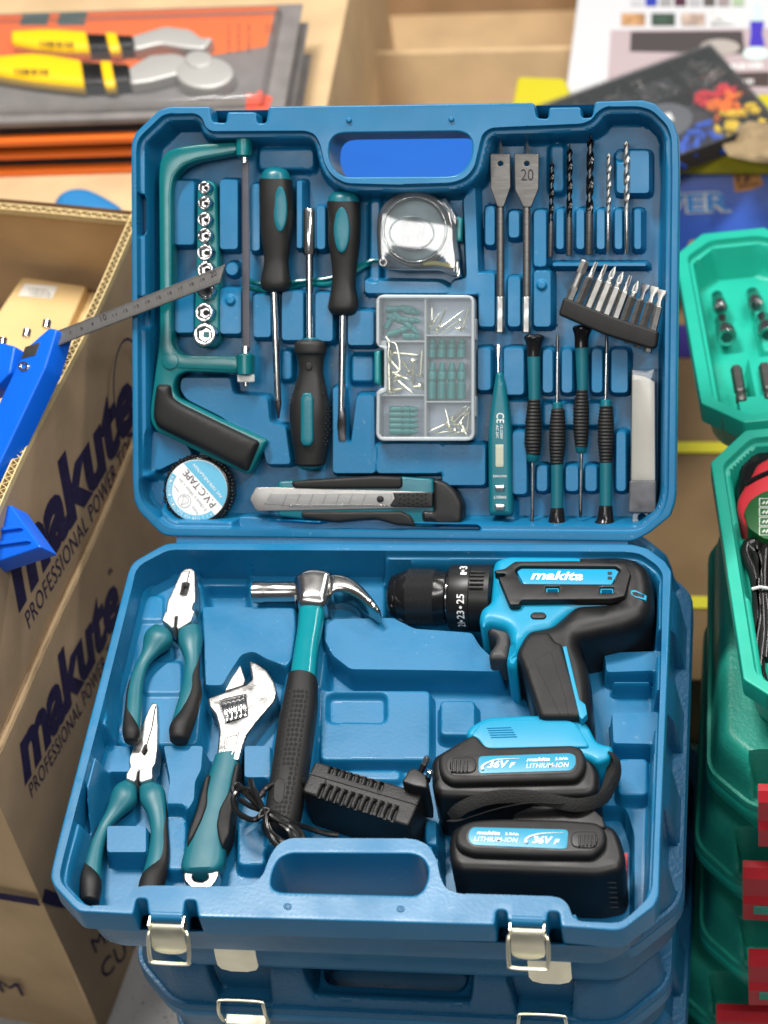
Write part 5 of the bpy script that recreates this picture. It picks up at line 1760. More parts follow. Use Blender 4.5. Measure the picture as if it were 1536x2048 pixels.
# thin red strip on the side of the free battery
xr_ = T.p(1251, 1715, -.004).x
g = G().cbox(xr_ - .002, xr_ + .0002, T.p(1247, 1720, -.01).y - .003, T.p(1247, 1700, -.01).y + .003, -.03, -.018)
part("contact_strip", g, RED, b2t)
# ================================================================== closed cases stacked underneath and beside
def chamfer_rect(W, Lq, c, m=0.0):
    return [Vector(p) for p in ((c + m * .4, m), (W - c - m * .4, m), (W - m, c + m * .4), (W - m, Lq - c - m * .4), (W - c - m * .4, Lq - m), (c + m * .4, Lq - m), (m, Lq - c - m * .4), (m, c + m * .4))]


def closed_case(name, label, cat, group, W, Lq, zb, zt, mat, matt, cut, green=False, hole=True):
    """closed moulded case; local x 0..W, y 0 (front)..Lq, z 0..zb+zt, seam at zb"""
    t = thing(name, label, cat, TF, (0, 0, 0), group=group)
    O = resample(roundpoly(chamfer_rect(W, Lq, cut), .012, 4), .0028)
    hx0, hx1 = W / 2 - .053, W / 2 + .053
    H = resample(roundpoly([(hx0, .017), (hx1, .017), (hx1, .043), (hx0, .043)], .012, 4), .004)[::-1] if hole else None
    loops = [O] + ([H] if hole else [])
    st = .003
    gx, gy = np.meshgrid(np.arange(0, W, st), np.arange(0, Lq, st))
    Q = np.c_[gx.ravel(), gy.ravel()]
    d, ins = pdist(Q, loops)
    dO, _ = pdist(Q, [O])
    Q = Q[ins & (d > .0012) & ((dO > .0215) | ((Q[:, 1] < .045) & (np.minimum(Q[:, 0], W - Q[:, 0]) < .19) & (np.minimum(Q[:, 0], W - Q[:, 0]) > cut + .0)))]
    A = np.array([p for Lp in loops for p in loop_rings(Lp, (.0012, .0025, .0037, .005, .0063, .0077, .0092, .011, .0135, .0165, .020))])
    d, ins = pdist(A[:, :2], loops)
    A = A[ins & (d >= A[:, 2] * .9)][:, :2]
    lx = (W / 2 - .11, W / 2 + .11) if not green else (.064, W - .064)

    def zf(X):
        d, _ = pdist(X, [O], .05)
        x, y = X[:, 0], X[:, 1]
        pad = 0 * y + 1 if green else .5 + .5 * np.tanh(26 * np.sin((y / Lq) * math.pi * 9 - .6))
        side = sstep((y - .04) / .01) * sstep((Lq - .03 - y) / .01)
        sidex = np.minimum(x, W - x) < .04
        ins_ = np.where(sidex, .0035 + .008 * (1 - pad) * side, .0035)
        z = zb + .003 * sstep(d / .001) + (zt - .012) * sstep((d - ins_) / .007) + .009 * sstep((d - ins_ - .005) / .0085)
        # central field of the lid stands a little lower
        fx = sstep((np.minimum(x, W - x) - .06) / .012) * sstep((np.minimum(y, Lq - y) - .07) / .012)
        z -= .006 * fx
        # handle bar recess
        q = np.maximum(np.abs(x - W / 2) - .064, y - .054)
        tt = sstep((-q) / .008)
        low = zb + .007 + .006 * np.exp(-((y - .008) / .006) ** 2)
        z = z + (np.minimum(low, z) - z) * tt
        for c in lx:
            q = np.maximum(np.abs(x - c) - (.024 if not green else .032), y - (.022 if not green else .026))
            tt = sstep((-q) / .005)
            z = z + (np.minimum(zb + .004 + 0 * z, z) - z) * tt
        return z
    vs, fs = fill(loops, [tuple(p) for p in np.vstack([A, Q])], zf)
    g = G().add(vs, fs)
    n = len(O)
    g.add([(p.x, p.y, zb) for p in O] + [(p.x, p.y, zb - .002) for p in O], [(i, i + n, (i + 1) % n + n, (i + 1) % n) for i in range(n)])
    if hole:
        n = len(H)
        g.add([(p.x, p.y, zb + .012) for p in H] + [(p.x, p.y, zb - .01) for p in H], [(i, i + n, (i + 1) % n + n, (i + 1) % n) for i in range(n)])
    part("lid", g, matt, t, smooth=48)
    g = G()
    c0 = Vector((W / 2, Lq / 2))
    rings = []
    for k, z in ((.992, zb - .0025), (1.0, zb - .004), (1.0, zb - .016), (.985, zb - .019), (.968, .012), (.955, .004), (.94, 0)):
        rings.append([(c0.x + (p.x - c0.x) * k, c0.y + (p.y - c0.y) * k, z) for p in O])
    if hole:
        # the tray half has the same grip opening: build its walls round the hole
        for i in range(len(rings) - 1):
            pass
    g.loft([r for r in rings[::-1]], cap=False)
    n = len(O)
    rO = [Vector((p[0], p[1])) for p in rings[-1]]
    vs, fs = fill([rO] + ([H] if hole else []), [], lambda X: np.zeros(len(X)))
    g.add(vs, [f[::-1] for f in fs])
    if hole:
        m = len(H)
        g.add([(p.x, p.y, zb - .004) for p in H] + [(p.x, p.y, 0) for p in H], [(i, i + m, (i + 1) % m + m, (i + 1) % m) for i in range(m)])
    part("tray", g, mat, t, smooth=48)
    for c in lx:
        if green:
            g = G()
            pr = [(-.002, zb + .030), (-.008, zb + .024), (-.009, zb + .002), (-.0125, zb - .004), (-.0125, zb - .026), (-.009, zb - .03), (.004, zb - .03), (.004, zb + .030)]
            g.loft([[(c - .026, y, z) for y, z in pr], [(c + .026, y, z) for y, z in pr]])
            lt = part("latch", g, RED, t, smooth=20)
            part("latch_slot", G().cbox(c - .018, c + .018, -.0135, -.010, zb - .016, zb - .006), matt, lt)
        else:
            g = G().rod([(c - .014, .006, zb - .004), (c + .014, .006, zb - .004)], .0042, 12)
            part("axle_roll", g, mat, t)
            prof = [(.001, -.006, 1.0), (-.0055, -.010, 1.0), (-.0075, -.018, 1.0), (-.0085, -.027, 1.0), (-.0092, -.031, .85), (-.0095, -.0335, .4)]
            g = G().loft([[(c + .0148 * k * (2 * j / 6 - 1), y, zb + z) for j in range(7)] + [(c + .0148 * k * (1 - 2 * j / 6), y + .001, zb + z) for j in range(7)] for y, z, k in prof])
            part("flap", g, ZINC, t, smooth=30)
            w = .0174
            pp = [(-w * .9, -.003, -.010), (-w, -.004, -.008), (-w, -.006, .006), (-w * .95, -.003, .0145), (-w * .8, -.001, .0165), (w * .8, -.001, .0165), (w * .95, -.003, .0145), (w, -.006, .006), (w, -.004, -.008), (w * .9, -.003, -.010)]
            part("wire_loop", G().rod(smooth_path([(c + x, y, zb + z) for x, y, z in pp], 4), .0013, 8), ZINC, t)
    return t


def put(o, x, y, z, a):
    o.matrix_world = Matrix.Translation((x, y, z)) @ Matrix.Rotation(math.radians(a), 4, 'Z')


bc = closed_case("closed_tool_case", "closed blue tool case directly under the open blue case", "tool case", "closed blue cases in the stack", .40, .345, .06, .05, BLUE, BLUET, .036)
put(bc, -.189, -.268, -.17, .3)
for lb, x, y, z, a in (("closed blue tool case with a wire latch, second under the open case", -.2, -.266, -.28, 0), ("closed blue tool case low in the stack, third under the open case", -.194, -.255, -.39, -.8), ("lowest closed blue tool case of the stack, on the floor", -.198, -.25, -.50, .5)):
    o = copy_tree(bc)
    o['label'] = lb
    put(o, x, y, z, a)

gc = closed_case("closed_green_case", "closed green case with red latch, first under the open green case", "tool case", "closed green cases in the stack", .36, .28, .042, .040, GREEN, GREENT, .034, green=True, hole=False)
ga = 7.8
for i, (lb, x, y, z, a) in enumerate([(None, .256, -.128, -.188, 1), ("closed green case with red latch, second under the open green case", .245, -.140, -.270, -.5), ("closed green case with red latch, third under the open green case", .249, -.166, -.352, 1.5),
                                      ("closed green case with red latch, fourth under the open green case", .224, -.168, -.434, .5)]):
    o = gc if i == 0 else copy_tree(gc)
    if lb:
        o['label'] = lb
    R_ = Matrix.Rotation(math.radians(a), 4, 'Z')
    off = R_ @ Vector((.034, 0, 0))
    put(o, x - off.x, y - off.y, z, a)
o = copy_tree(gc)
o['label'] = "lowest green case of the stack, only its top edge in view"
put(o, .185, -.150, -.516, 1)

# open green case
YD, XD = Vector((-.1356, .9907, 0)).normalized(), Vector((.9907, .1356, 0)).normalized()
OG = Vector((.217, .155, -.05))
GTF = frame(OG, XD, YD)
EL = math.radians(-9)
GLF = frame(OG + YD * .004 + Vector((0, 0, .001)), XD, YD * math.cos(EL) + Vector((0, 0, math.sin(EL))))
GW, GL_ = .36, .268
t = thing("green_case", "open green case at the right edge holding a red and green power tool", "tool case", TF, OG + Vector((0, 0, -.055)))


def lrect(W, a, b, c, m=0.0):
    return [(p.x, p.y + a) for p in chamfer_rect(W, b - a, c, m)]


gt = shell(GTF, lrect(GW, -GL_, 0, .03), lrect(GW, -GL_, 0, .03, .009), None, -.048, [(-.022, .005, .004, [(.014, -.16), (.034, -.16), (.034, -.09), (.014, -.09)]), (-.03, .006, .004, [(.1, -.2), (.3, -.2), (.3, -.05), (.1, -.05)])],
           step=.0028, wall=.008, skirt=-.018, body=-.055, simple=lrect(GW, -GL_, 0, .03), local=True)
part("tray", to_world(GTF, gt), GREEN, t, smooth=50)
lo = [(.03, .004), (GW - .03, .004), (GW, .034), (GW, .245), (GW - .03, .275), (.135, .275), (.13, .266), (.085, .266), (.08, .275), (.026, .275), (0, .246), (0, .034)]
li = [(.036, .013), (GW - .036, .013), (GW - .01, .038), (GW - .01, .24), (GW - .036, .262), (.14, .262), (.128, .254), (.088, .254), (.072, .263), (.032, .263), (.010, .242), (.010, .038)]
feats = [(-.020, .004, .003, [(.045, .06), (.30, .06), (.30, .115), (.045, .115)]), (-.026, .004, .004, [(.06, .13), (.09, .13), (.09, .20), (.06, .20)]), (-.026, .004, .004, [(.115, .13), (.15, .13), (.15, .20), (.115, .20)]), (-.014, .004, .003, [(.03, .03), (.3, .03), (.3, .055), (.03, .055)])]
gl = shell(GLF, lo, li, None, -.036, feats, step=.0028, wall=.006, skirt=-.018, body=-.045, simple=lrect(GW, .004, .275, .03), local=True)
part("lid", to_world(GLF, gl), GREEN, t, smooth=50)
# what lies in it
for (x, y, r, ln, lb) in ((1438, 605, 15, .024, "smaller chrome socket in the green lid, upper left"), (1509, 600, 17, .024, "smaller chrome socket in the green lid, upper right"), (1450, 660, 20, .028, "larger chrome socket in the green lid, lower left"), (1532, 655, 20, .028, "larger chrome socket in the green lid, cut by the photo's right edge")):
    c = GLF.p(x, y, -.022)
    s = r / 2450
    tt = thing("socket", lb, "socket", GLF, c, group="sockets in the green case")
    a, b = c + Vector((0, ln * .65, -.004)), c + Vector((0, -ln * .5, .002))
    part("barrel", lathe(GLF, [(0, s * .8), (.02, s * .86), (.35, s * .86), (.4, s * .95), (.6, s), (.97, s), (1, s * .93)], a, b, 24), CHROME, tt)
    part("bore", lathe(GLF, [(0, s * .62), (1, s * .62)], b - (b - a) * .02, b + (b - a) * .004, 6), DARKST, tt)
for (x, y, lb) in ((1478, 770, "grey steel hex bit lying in the green lid, left of two"), (1534, 765, "grey steel hex bit lying in the green lid, at the photo's right edge")):
    a, b = GLF.p(x - 6, y - 34, -.0155), GLF.p(x + 6, y + 36, -.0155)
    tt = thing("hex_bit", lb, "bit", GLF, (a + b) / 2, group="bits in the green case")
    part("shank", lathe(GLF, [(0, .0035), (.03, .0048), (.7, .0048), (.74, .003)], a, b, 6), BRUSH, tt, smooth=15)
    part("tip", lathe(GLF, [(.72, .003), (.8, .0042), (.96, .0048), (1, .0035)], a, b, 10), BRUSH, tt)
# power tool
tt = thing("power_tool", "black, red and green power tool lying in the open green case", "power tool", GTF, GTF.p(1520, 1000, -.045))
K = GTF
part("body", ppuff(K, [(1478, 905), (1508, 890), (1560, 868), (1700, 868), (1700, 1060), (1520, 1058), (1500, 1045), (1480, 1020), (1472, 985), (1478, 950)], -.045, -.012, .004, rnd=.004, h=-.014), GLOSSB, tt)
part("red_cover", ppuff(K, [(1503, 952), (1512, 930), (1560, 905), (1700, 900), (1700, 1100), (1530, 1076), (1490, 1055), (1474, 1025), (1474, 1000), (1488, 975)], -.04, -.006, .004, rnd=.005, h=-.008, step=.006), M("red_tool", (.62, .03, .045), .35), tt)
part("green_label", ppuff(K, [(1487, 1024), (1500, 1000), (1522, 985), (1560, 972), (1700, 970), (1700, 1080), (1530, 1078), (1496, 1055)], -.02, -.0045, .0008, rnd=.003, h=-.0045), M("green_label", (.006, .085, .016), .4), tt)
g = G()
for i in range(4):
    x, y = 1519, 997 + i * 19
    q = [K.p(x, y, -.0042), K.p(x + 22, y, -.0042), K.p(x + 22, y + 16, -.0042), K.p(x, y + 16, -.0042), K.p(x, y, -.0042)]
    g.rod(q, .0004, 4)
    g.rod([K.p(x + 6, y + 11, -.0042), K.p(x + 10, y + 6, -.0042), K.p(x + 13, y + 11, -.0042), K.p(x + 18, y + 5, -.0042)], .0008, 4)
part("label_symbols", g, WHITE, tt, weld=False)
part("collar_seam", G().rod(smooth_path([K.p(x, y, -.0055) for x, y in [(1492, 968), (1515, 955), (1545, 942)]], 4), .0022, 6), GLOSSB, tt)
g = G()
for pth in ([(1508, 1085), (1495, 1090), (1492, 1110), (1508, 1150), (1515, 1200), (1512, 1260), (1506, 1330), (1515, 1390)], [(1525, 1080), (1512, 1095), (1520, 1140), (1524, 1200), (1526, 1270), (1520, 1340), (1535, 1390)], [(1536, 1075), (1530, 1110), (1528, 1170), (1535, 1240), (1530, 1320)], [(1500, 1095), (1520, 1120), (1515, 1180), (1520, 1230), (1512, 1300), (1530, 1380)]):
    g.rod(smooth_path([K.p(x, y, -.014) for x, y in pth], 5), .0042, 10)
part("power_cord", g, CBL, tt)
part("cord_tie", G().rod([K.p(1504, 1178, -.009), K.p(1520, 1174, -.007), K.p(1545, 1178, -.009)], .0012, 6), WHITEPL, tt)

# ================================================================== cardboard box on the left
DW, NW = Vector((.1396, .9902, 0)).normalized(), Vector((.9902, -.1396, 0)).normalized()
OW = Vector((-.306, -.147, -.5))
WF = frame(OW, DW, (0, 0, 1))            # x along the wall away from the viewer, y up, z outward
t = thing("cardboard_box", "tall open brown cardboard box with navy lettering, left of the blue cases", "box", TF, OW)
BL, BH, BWD = .478, .402, .42


def wv_(a, u, h):
    return WF.M @ Vector((a, u, h))


def wallgrid(fn, na, nu, a0, a1, u0, u1):
    vs = [fn(a0 + (a1 - a0) * i / na, u0 + (u1 - u0) * j / nu) for j in range(nu + 1) for i in range(na + 1)]
    fs = [(j * (na + 1) + i, j * (na + 1) + i + 1, (j + 1) * (na + 1) + i + 1, (j + 1) * (na + 1) + i) for j in range(nu) for i in range(na)]
    return G().add(vs, fs)


def bulge(a, u):
    return .0028 * math.sin(a * 9) * math.sin(u * 7) + .0006 * math.sin(a * 31 + u * 17) - .002 * (abs(u - BH) < .004)


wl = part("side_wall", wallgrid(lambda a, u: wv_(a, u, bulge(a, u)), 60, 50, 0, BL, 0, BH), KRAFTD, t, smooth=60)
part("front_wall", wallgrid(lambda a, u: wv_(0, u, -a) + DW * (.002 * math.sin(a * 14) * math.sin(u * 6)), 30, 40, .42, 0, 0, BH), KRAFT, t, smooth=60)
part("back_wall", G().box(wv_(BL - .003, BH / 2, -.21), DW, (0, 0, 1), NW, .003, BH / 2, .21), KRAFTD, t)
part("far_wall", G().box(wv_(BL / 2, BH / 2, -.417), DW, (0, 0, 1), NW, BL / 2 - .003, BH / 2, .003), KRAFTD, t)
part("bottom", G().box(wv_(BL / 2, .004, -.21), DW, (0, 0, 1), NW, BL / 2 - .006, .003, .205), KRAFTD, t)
# crushed fold between wall and raised flap
g = G()
for s_, r, hh in ((0, .0018, .0012), (1, .0011, .0006)):
    pts = [wv_(.012 + (BL - .03) * i / 60, BH + .001 - .006 * s_ + .0003 * math.sin(i * 2.3), hh + bulge(.012 + (BL - .03) * i / 60, BH - .01)) for i in range(61)]
    g.rod(pts, [r * (.8 + .3 * abs(math.sin(i * .61))) for i in range(61)], 6)
part("fold_edge", g, KRAFT, t, smooth=60)
# raised flap with corrugated edge
FH = .143


def flapf(a, u):
    k = (u - BH) / FH
    return wv_(a, u, bulge(a, BH) * (1 - k) - .004 * k * k + .0015 * math.sin(a * 23) * k)


fp = part("raised_flap", wallgrid(flapf, 60, 14, .02, BL, BH + .001, BH + FH), KRAFTD, t, smooth=60)
part("flap_liner", wallgrid(lambda a, u: flapf(a, u) - NW * .0062, 60, 14, BL, .02, BH + .001, BH + FH), KRAFT, fp, smooth=60)


def flutes(f0, nrm, a0, a1, n, thick, depth):
    """corrugation seen on a cut edge: two liners and a wavy core"""
    g = G()
    top = [f0(a0 + (a1 - a0) * i / n) for i in range(n + 1)]
    dn = Vector((0, 0, -depth))
    core = []
    for i, p in enumerate(top):
        q = p - nrm * (thick * (.10 if i % 2 else .90)) - Vector((0, 0, .0002))
        core.append(q)
    th = .00055
    for off in (0.0, thick):
        a = [p - nrm * off for p in top]
        for i in range(n):
            p, q = a[i], a[i + 1]
            g.add([p + nrm * th, q + nrm * th, q - nrm * th, p - nrm * th], [(0, 1, 2, 3)])
            g.add([p + nrm * th, q + nrm * th, q + nrm * th + dn, p + nrm * th + dn], [(0, 1, 2, 3)])
    for i in range(n):
        p, q = core[i], core[i + 1]
        g.add([p + nrm * th, q + nrm * th, q - nrm * th, p - nrm * th], [(0, 1, 2, 3)])
        g.add([p, q, q + dn, p + dn], [(0, 1, 2, 3)])
    return g


part("corrugated_edge", flutes(lambda a: flapf(a, BH + FH) + Vector((0, 0, .0006)), NW, .02, BL, 150, .0062, .006), KRAFTE, fp, weld=False, smooth=0)
part("edge_shade_strip", wallgrid(lambda a, u: flapf(a, BH + FH - .0055) - NW * (.0062 * u), 60, 1, .02, BL, 0, 1), INKB, fp)  # black strip standing for shade between the flutes
# back flap
bf = frame(wv_(BL + .002, BH, -.0), -NW, (0, 0, 1))


def bflap(a, u):
    return bf.M @ Vector((a, u, .002 * math.sin(a * 13) - .02 * (u / FH) ** 2))


bp = part("raised_flap", wallgrid(bflap, 30, 10, -.01, .40, 0, FH - .002), KRAFT, t, smooth=60)
part("corrugated_edge", flutes(lambda a: bflap(a, FH - .002) + Vector((0, 0, .0006)), -DW, -.01, .40, 90, -.006, .006), KRAFTE, bp, weld=False, smooth=0)
part("flap_liner", wallgrid(lambda a, u: bflap(a, u) + DW * .0062, 30, 10, .40, -.01, 0, FH - .002), KRAFTD, bp, smooth=60)
# printing
HP = .0036


def wtext(s, p0, p1, p2, g, h=HP, **kw):
    q = [WF.M @ WF.p(*p, h) for p in (p0, p1, p2)]
    return tgeo(s, *q, g, **kw)


def drape(g, up):
    """lay flat print onto the slightly wavy wall"""
    out = []
    for v in g.v:
        l = WF.I @ Vector(v)
        if up:
            k = (l.y - BH) / FH
            h = bulge(l.x, BH) * (1 - k) - .004 * k * k + .0015 * math.sin(l.x * 23) * k
        else:
            h = bulge(l.x, l.y)
        out.append(tuple(WF.M @ Vector((l.x, l.y, h + .0005))))
    g.v = out
    return g


g = G()
wtext("makute", (50, 1229), (292, 832), (6, 1118), g, bold=.045, shear=.28)
part("brand_lettering", drape(g, True), INK, fp, weld=False)
g = G()
wtext("PROFESSIONAL POWER TOOLS", (70, 1260), (300, 862), (58, 1232), g, shear=.2, space=1.1)
part("small_lettering", drape(g, True), INK, fp, weld=False)
g = G()
cx, cy = 252, 790
ctr, ex, ey = WF.uv(250, 775), WF.uv(262, 740) - WF.uv(250, 775), None
pts = [WF.M @ Vector((ctr.x + .030 * math.cos(a) + .006 * math.sin(a), ctr.y + .042 * math.sin(a), .003)) for a in [2 * math.pi * k / 40 for k in range(41)]]
part("brand_oval", G().rod(pts, .0011, 4, up=NW, flat=.3), INK, fp)
g = G()
wtext("makute", (56, 1574), (250, 1228), (24, 1478), g, bold=.045, shear=.28)
part("brand_lettering", drape(g, False), INK, wl, weld=False)
g = G()
wtext("PROFESSIONAL POWER TOOLS", (70, 1598), (262, 1252), (60, 1574), g, shear=.2, space=1.1)
part("small_lettering", drape(g, False), INK, wl, weld=False)
g = G()
wtext("R", (222, 1152), (230, 1142), (219, 1142), g)
part("registered_mark", drape(g, False), INK, wl, weld=False)
g = G()
wtext("MA", (196, 1908), (244, 1860), (186, 1882), g, space=1.1)
part("lower_lettering", drape(g, False), INK, wl, weld=False)
g = G()
wtext("CUT", (214, 1962), (284, 1886), (204, 1930), g, space=1.1)
part("lower_lettering", drape(g, False), INK, wl, weld=False)
g = G()
band = smooth_path([(.30, .150, .004), (.20, .150, .004), (.09, .152, .004), (.045, .160, .004), (.024, .185, .004), (.004, .225, .004)], 5)
for a, b in zip(band[:-1], band[1:]):
    d_ = (b - a)
    nn = Vector((-d_.y, d_.x, 0)).normalized() * .0055
    g.add([a + nn, b + nn, b - nn, a - nn], [(0, 1, 2, 3)])
g.v = [tuple(WF.M @ Vector(v)) for v in g.v]
part("print_band", drape(g, False), INK, wl, weld=False)
g = G()
p = [wv_(-.001, .226, 0), wv_(-.001, .222, -.30)]
g.add([p[0] + Vector((0, 0, .007)) - DW * .003, p[1] + Vector((0, 0, .007)) - DW * .003, p[1] - Vector((0, 0, .004)) - DW * .003, p[0] - Vector((0, 0, .004)) - DW * .003], [(0, 1, 2, 3)])
q0 = wv_(-.004, .058, -.079)
tgeo("M", q0, q0 + NW * .022, q0 + Vector((0, 0, .022)), g)
part("front_print", g, INK, t, weld=False)

KRAFTL = M("pale_kraft", srgb(218, 186, 132), .8, bump=.0002, bs=150, var=.08, vs=14, spec=.2)
# cartons inside it
for lb, pxs, z, lab in (("kraft carton with white address label inside the tall cardboard box", [(44, 553), (172, 572), (92, 755), (-120, 900), (-120, 800)], -.045, True), ("plain kraft carton beside the labelled one, inside the tall cardboard box", [(177, 583), (240, 588), (30, 965), (-40, 960), (92, 764)], -.055, False)):
    P = T.poly(pxs, z)
    tt = thing("kraft_carton", lb, "carton", TF, (P[0].x, P[0].y, -.49), group="cartons in the tall box")
    part("carton_body", puff(P, -.488, z, .0015), KRAFTL, tt)
    if lab:
        part("address_label", puff(T.poly([(50, 568), (116, 573), (104, 598), (36, 592)], z), z - .0001, z + .0006, 0), PAPER, tt)
        g = G()
        for i in range(4):
            pbars(T, z + .0008, (58 + i * 1, 578 + i * 4.5), (98 + i * 2, 581 + i * 4.5), (58 + i, 576 + i * 4.5), 6 + i, g)
        part("label_print", g, INKB, tt, weld=False)
    else:
        part("tape_strip", puff(T.poly([(150, 700), (215, 690), (120, 830), (105, 765)], z), z - .0001, z + .0004, 0), M("packing_tape", (.30, .20, .10), .25), tt)

# ================================================================== combination square resting over the box edge
E3 = LF.M @ LF.p(445, 545, .030)
A3 = LF.M @ LF.p(95, 690, -.018)
SQ = frame(A3, E3 - A3, (0, .94, .34))
t = thing("marking_square", "bright blue plastic marking square with a steel ruler reaching over the lid", "square", SQ, (0, 0, -.012))
rul = part("ruler", ppuff(SQ, [(96, 668), (170, 640), (300, 588), (449, 529), (438, 565), (300, 618), (170, 668), (85, 704)], -.0012, 0, .0001), M("ruler_steel", (.17, .165, .16), .5, .55, aniso=(12, 1, 1), var=.08, vs=60), t)
g = G()
for i, n_ in enumerate((6, 7, 8, 9, 10, 11, 12, 13, 14, 15, 16, 17, 18, 19, 20)):
    f = i / 14
    x, y = 120 + (428 - 120) * f, 676 + (553 - 676) * f
    big = n_ % 10 == 0
    wd = (12 if big else 8) if n_ > 9 else 4
    hh = 11 if big else 6
    ptext(str(n_), SQ, .0003, (x - wd / 2, y + 2), (x + wd / 2, y + 2 - wd * .38), (x - wd / 2 - hh * .3, y + 2 - hh), g)
part("ruler_numbers", g, INKB, rul, weld=False)
g = G()
for i in range(141):
    f = i / 140
    for y0, dx, dy in ((0, 0, 0), (1, 0, 0)):
        x, y = 113 + (446 - 113) * f, 662 + (531 - 662) * f
        if y0:
            x, y = 108 + (438 - 108) * f, 694 + (563 - 694) * f
        ln = (5 if i % 10 else 9) * (1 if y0 == 0 else -1) * .7
        g.rod([SQ.p(x, y, .0002), SQ.p(x + ln * .3, y + ln, .0002)], .00012, 3)
o = part("ruler_ticks", g, INKB, rul, weld=False)
o['kind'] = "stuff"
part("slide_block", ppuff(SQ, [(50, 697), (98, 655), (114, 658), (100, 704), (90, 735), (0, 925), (-60, 1050), (-90, 1010), (0, 800)], -.012, .006, .0018, rnd=.002), SQBLUE, t)
part("window", ppuff(SQ, [(50, 694), (80, 684), (71, 710), (42, 718)], .005, .0064, .0001), BRUSH, t)
part("screw_eye", ppuff(SQ, ell(46, 732, 11, 10, 20), .004, .0072, .0008, holes=[ell(46, 732, 5, 5, 14)]), CHROME, t)
part("end_block", ppuff(SQ, [(-40, 700), (0, 684), (30, 692), (20, 745), (-5, 770), (-60, 790)], -.014, .004, .0018, rnd=.002), SQBLUE, t)
for x, y in ((92, 650), (52, 668), (4, 685)):
    part("clamp_screw", lathe(SQ, [(0, .0032), (.9, .0032), (1, .0022)], SQ.p(x, y + 6, -.004), SQ.p(x + 3, y - 10, -.004), 12), CHROME, t)
part("fence", ppuff(SQ, [(-120, 1040), (0, 1010), (22, 1010), (82, 1094), (-20, 1128), (-140, 1160)], -.020, -.002, .0015, rnd=.001), SQBLUE, t)
for (a, b, c_) in (((-60, 1062), (38, 1050), 6), ((-60, 1090), (54, 1076), 6)):
    part("fence_ridge", ppuff(SQ, [a, b, (b[0] + 4, b[1] + c_), (a[0], a[1] + c_ + 2)], -.003, .0008, .0006), SQBLUE, t)

# ================================================================== behind the case
# carton at the back left and blister packs on it
t = thing("kraft_box", "wide kraft carton under the orange blister packs", "carton", TF, (-.5, .7, -.5))
part("carton_body", puff([(-.95, .40), (-.165, .415), (-.17, 1.05), (-.95, 1.05)], -.499, -.14, .002), KRAFT, t)
SATB = M("blister_steel", (.50, .49, .47), .5, .5)
ORANGE = M("orange_card", (.80, .16, .02), .4)
GREYC = M("grey_card", (.20, .185, .18), .45, var=.15, vs=30)
YELH = M("yellow_handle", (.85, .52, .01), .35)
labels = ["top blister pack of yellow handled pliers on the back left pile", "second blister pack from the top of the back left pile", "third blister pack from the top of the back left pile", "bottom blister pack of the back left pile"]
BLIS = clear_mat("blister_plastic", (.96, .965, .97), .05, .08, .8)
for i in range(4):
    zc = -.084 - i * .0185
    dx, dy = (0, .004, -.004, .002)[i], (0, -.006, -.003, -.008)[i]
    t = thing("blister_pack", labels[i], "blister pack", TF, (-.35 + dx, .66 + dy, zc - .002), group="blister packs in a pile")
    part("card", puff([(-.80 + dx, .583 + dy), (-.190 + dx, .600 + dy), (-.196 + dx, .768 + dy), (-.80 + dx, .765 + dy)], zc - .002, zc, .0003), GREYC, t)
    part("orange_panel", puff([(-.80 + dx, .665 + dy), (-.40 + dx, .660 + dy), (-.222 + dx, .700 + dy), (-.222 + dx, .752 + dy), (-.80 + dx, .750 + dy)], zc, zc + .0006, 0), ORANGE, t)
    part("blister", puff([(-.80 + dx, .596 + dy), (-.21 + dx, .608 + dy), (-.215 + dx, .752 + dy), (-.80 + dx, .75 + dy)], zc, zc + .0125, .004), BLIS, t)
    part("orange_edge", puff([(-.80 + dx, .5805 + dy), (-.30 + dx, .5905 + dy), (-.30 + dx, .600 + dy), (-.80 + dx, .595 + dy)], zc - .0016, zc + .0045, .0003), ORANGE if i else GREYC, t)
Z0 = -.0838
lb2 = ["upper yellow handle pliers with steel jaws in the top blister pack", "lower yellow handle pliers with round jaws in the top blister pack"]
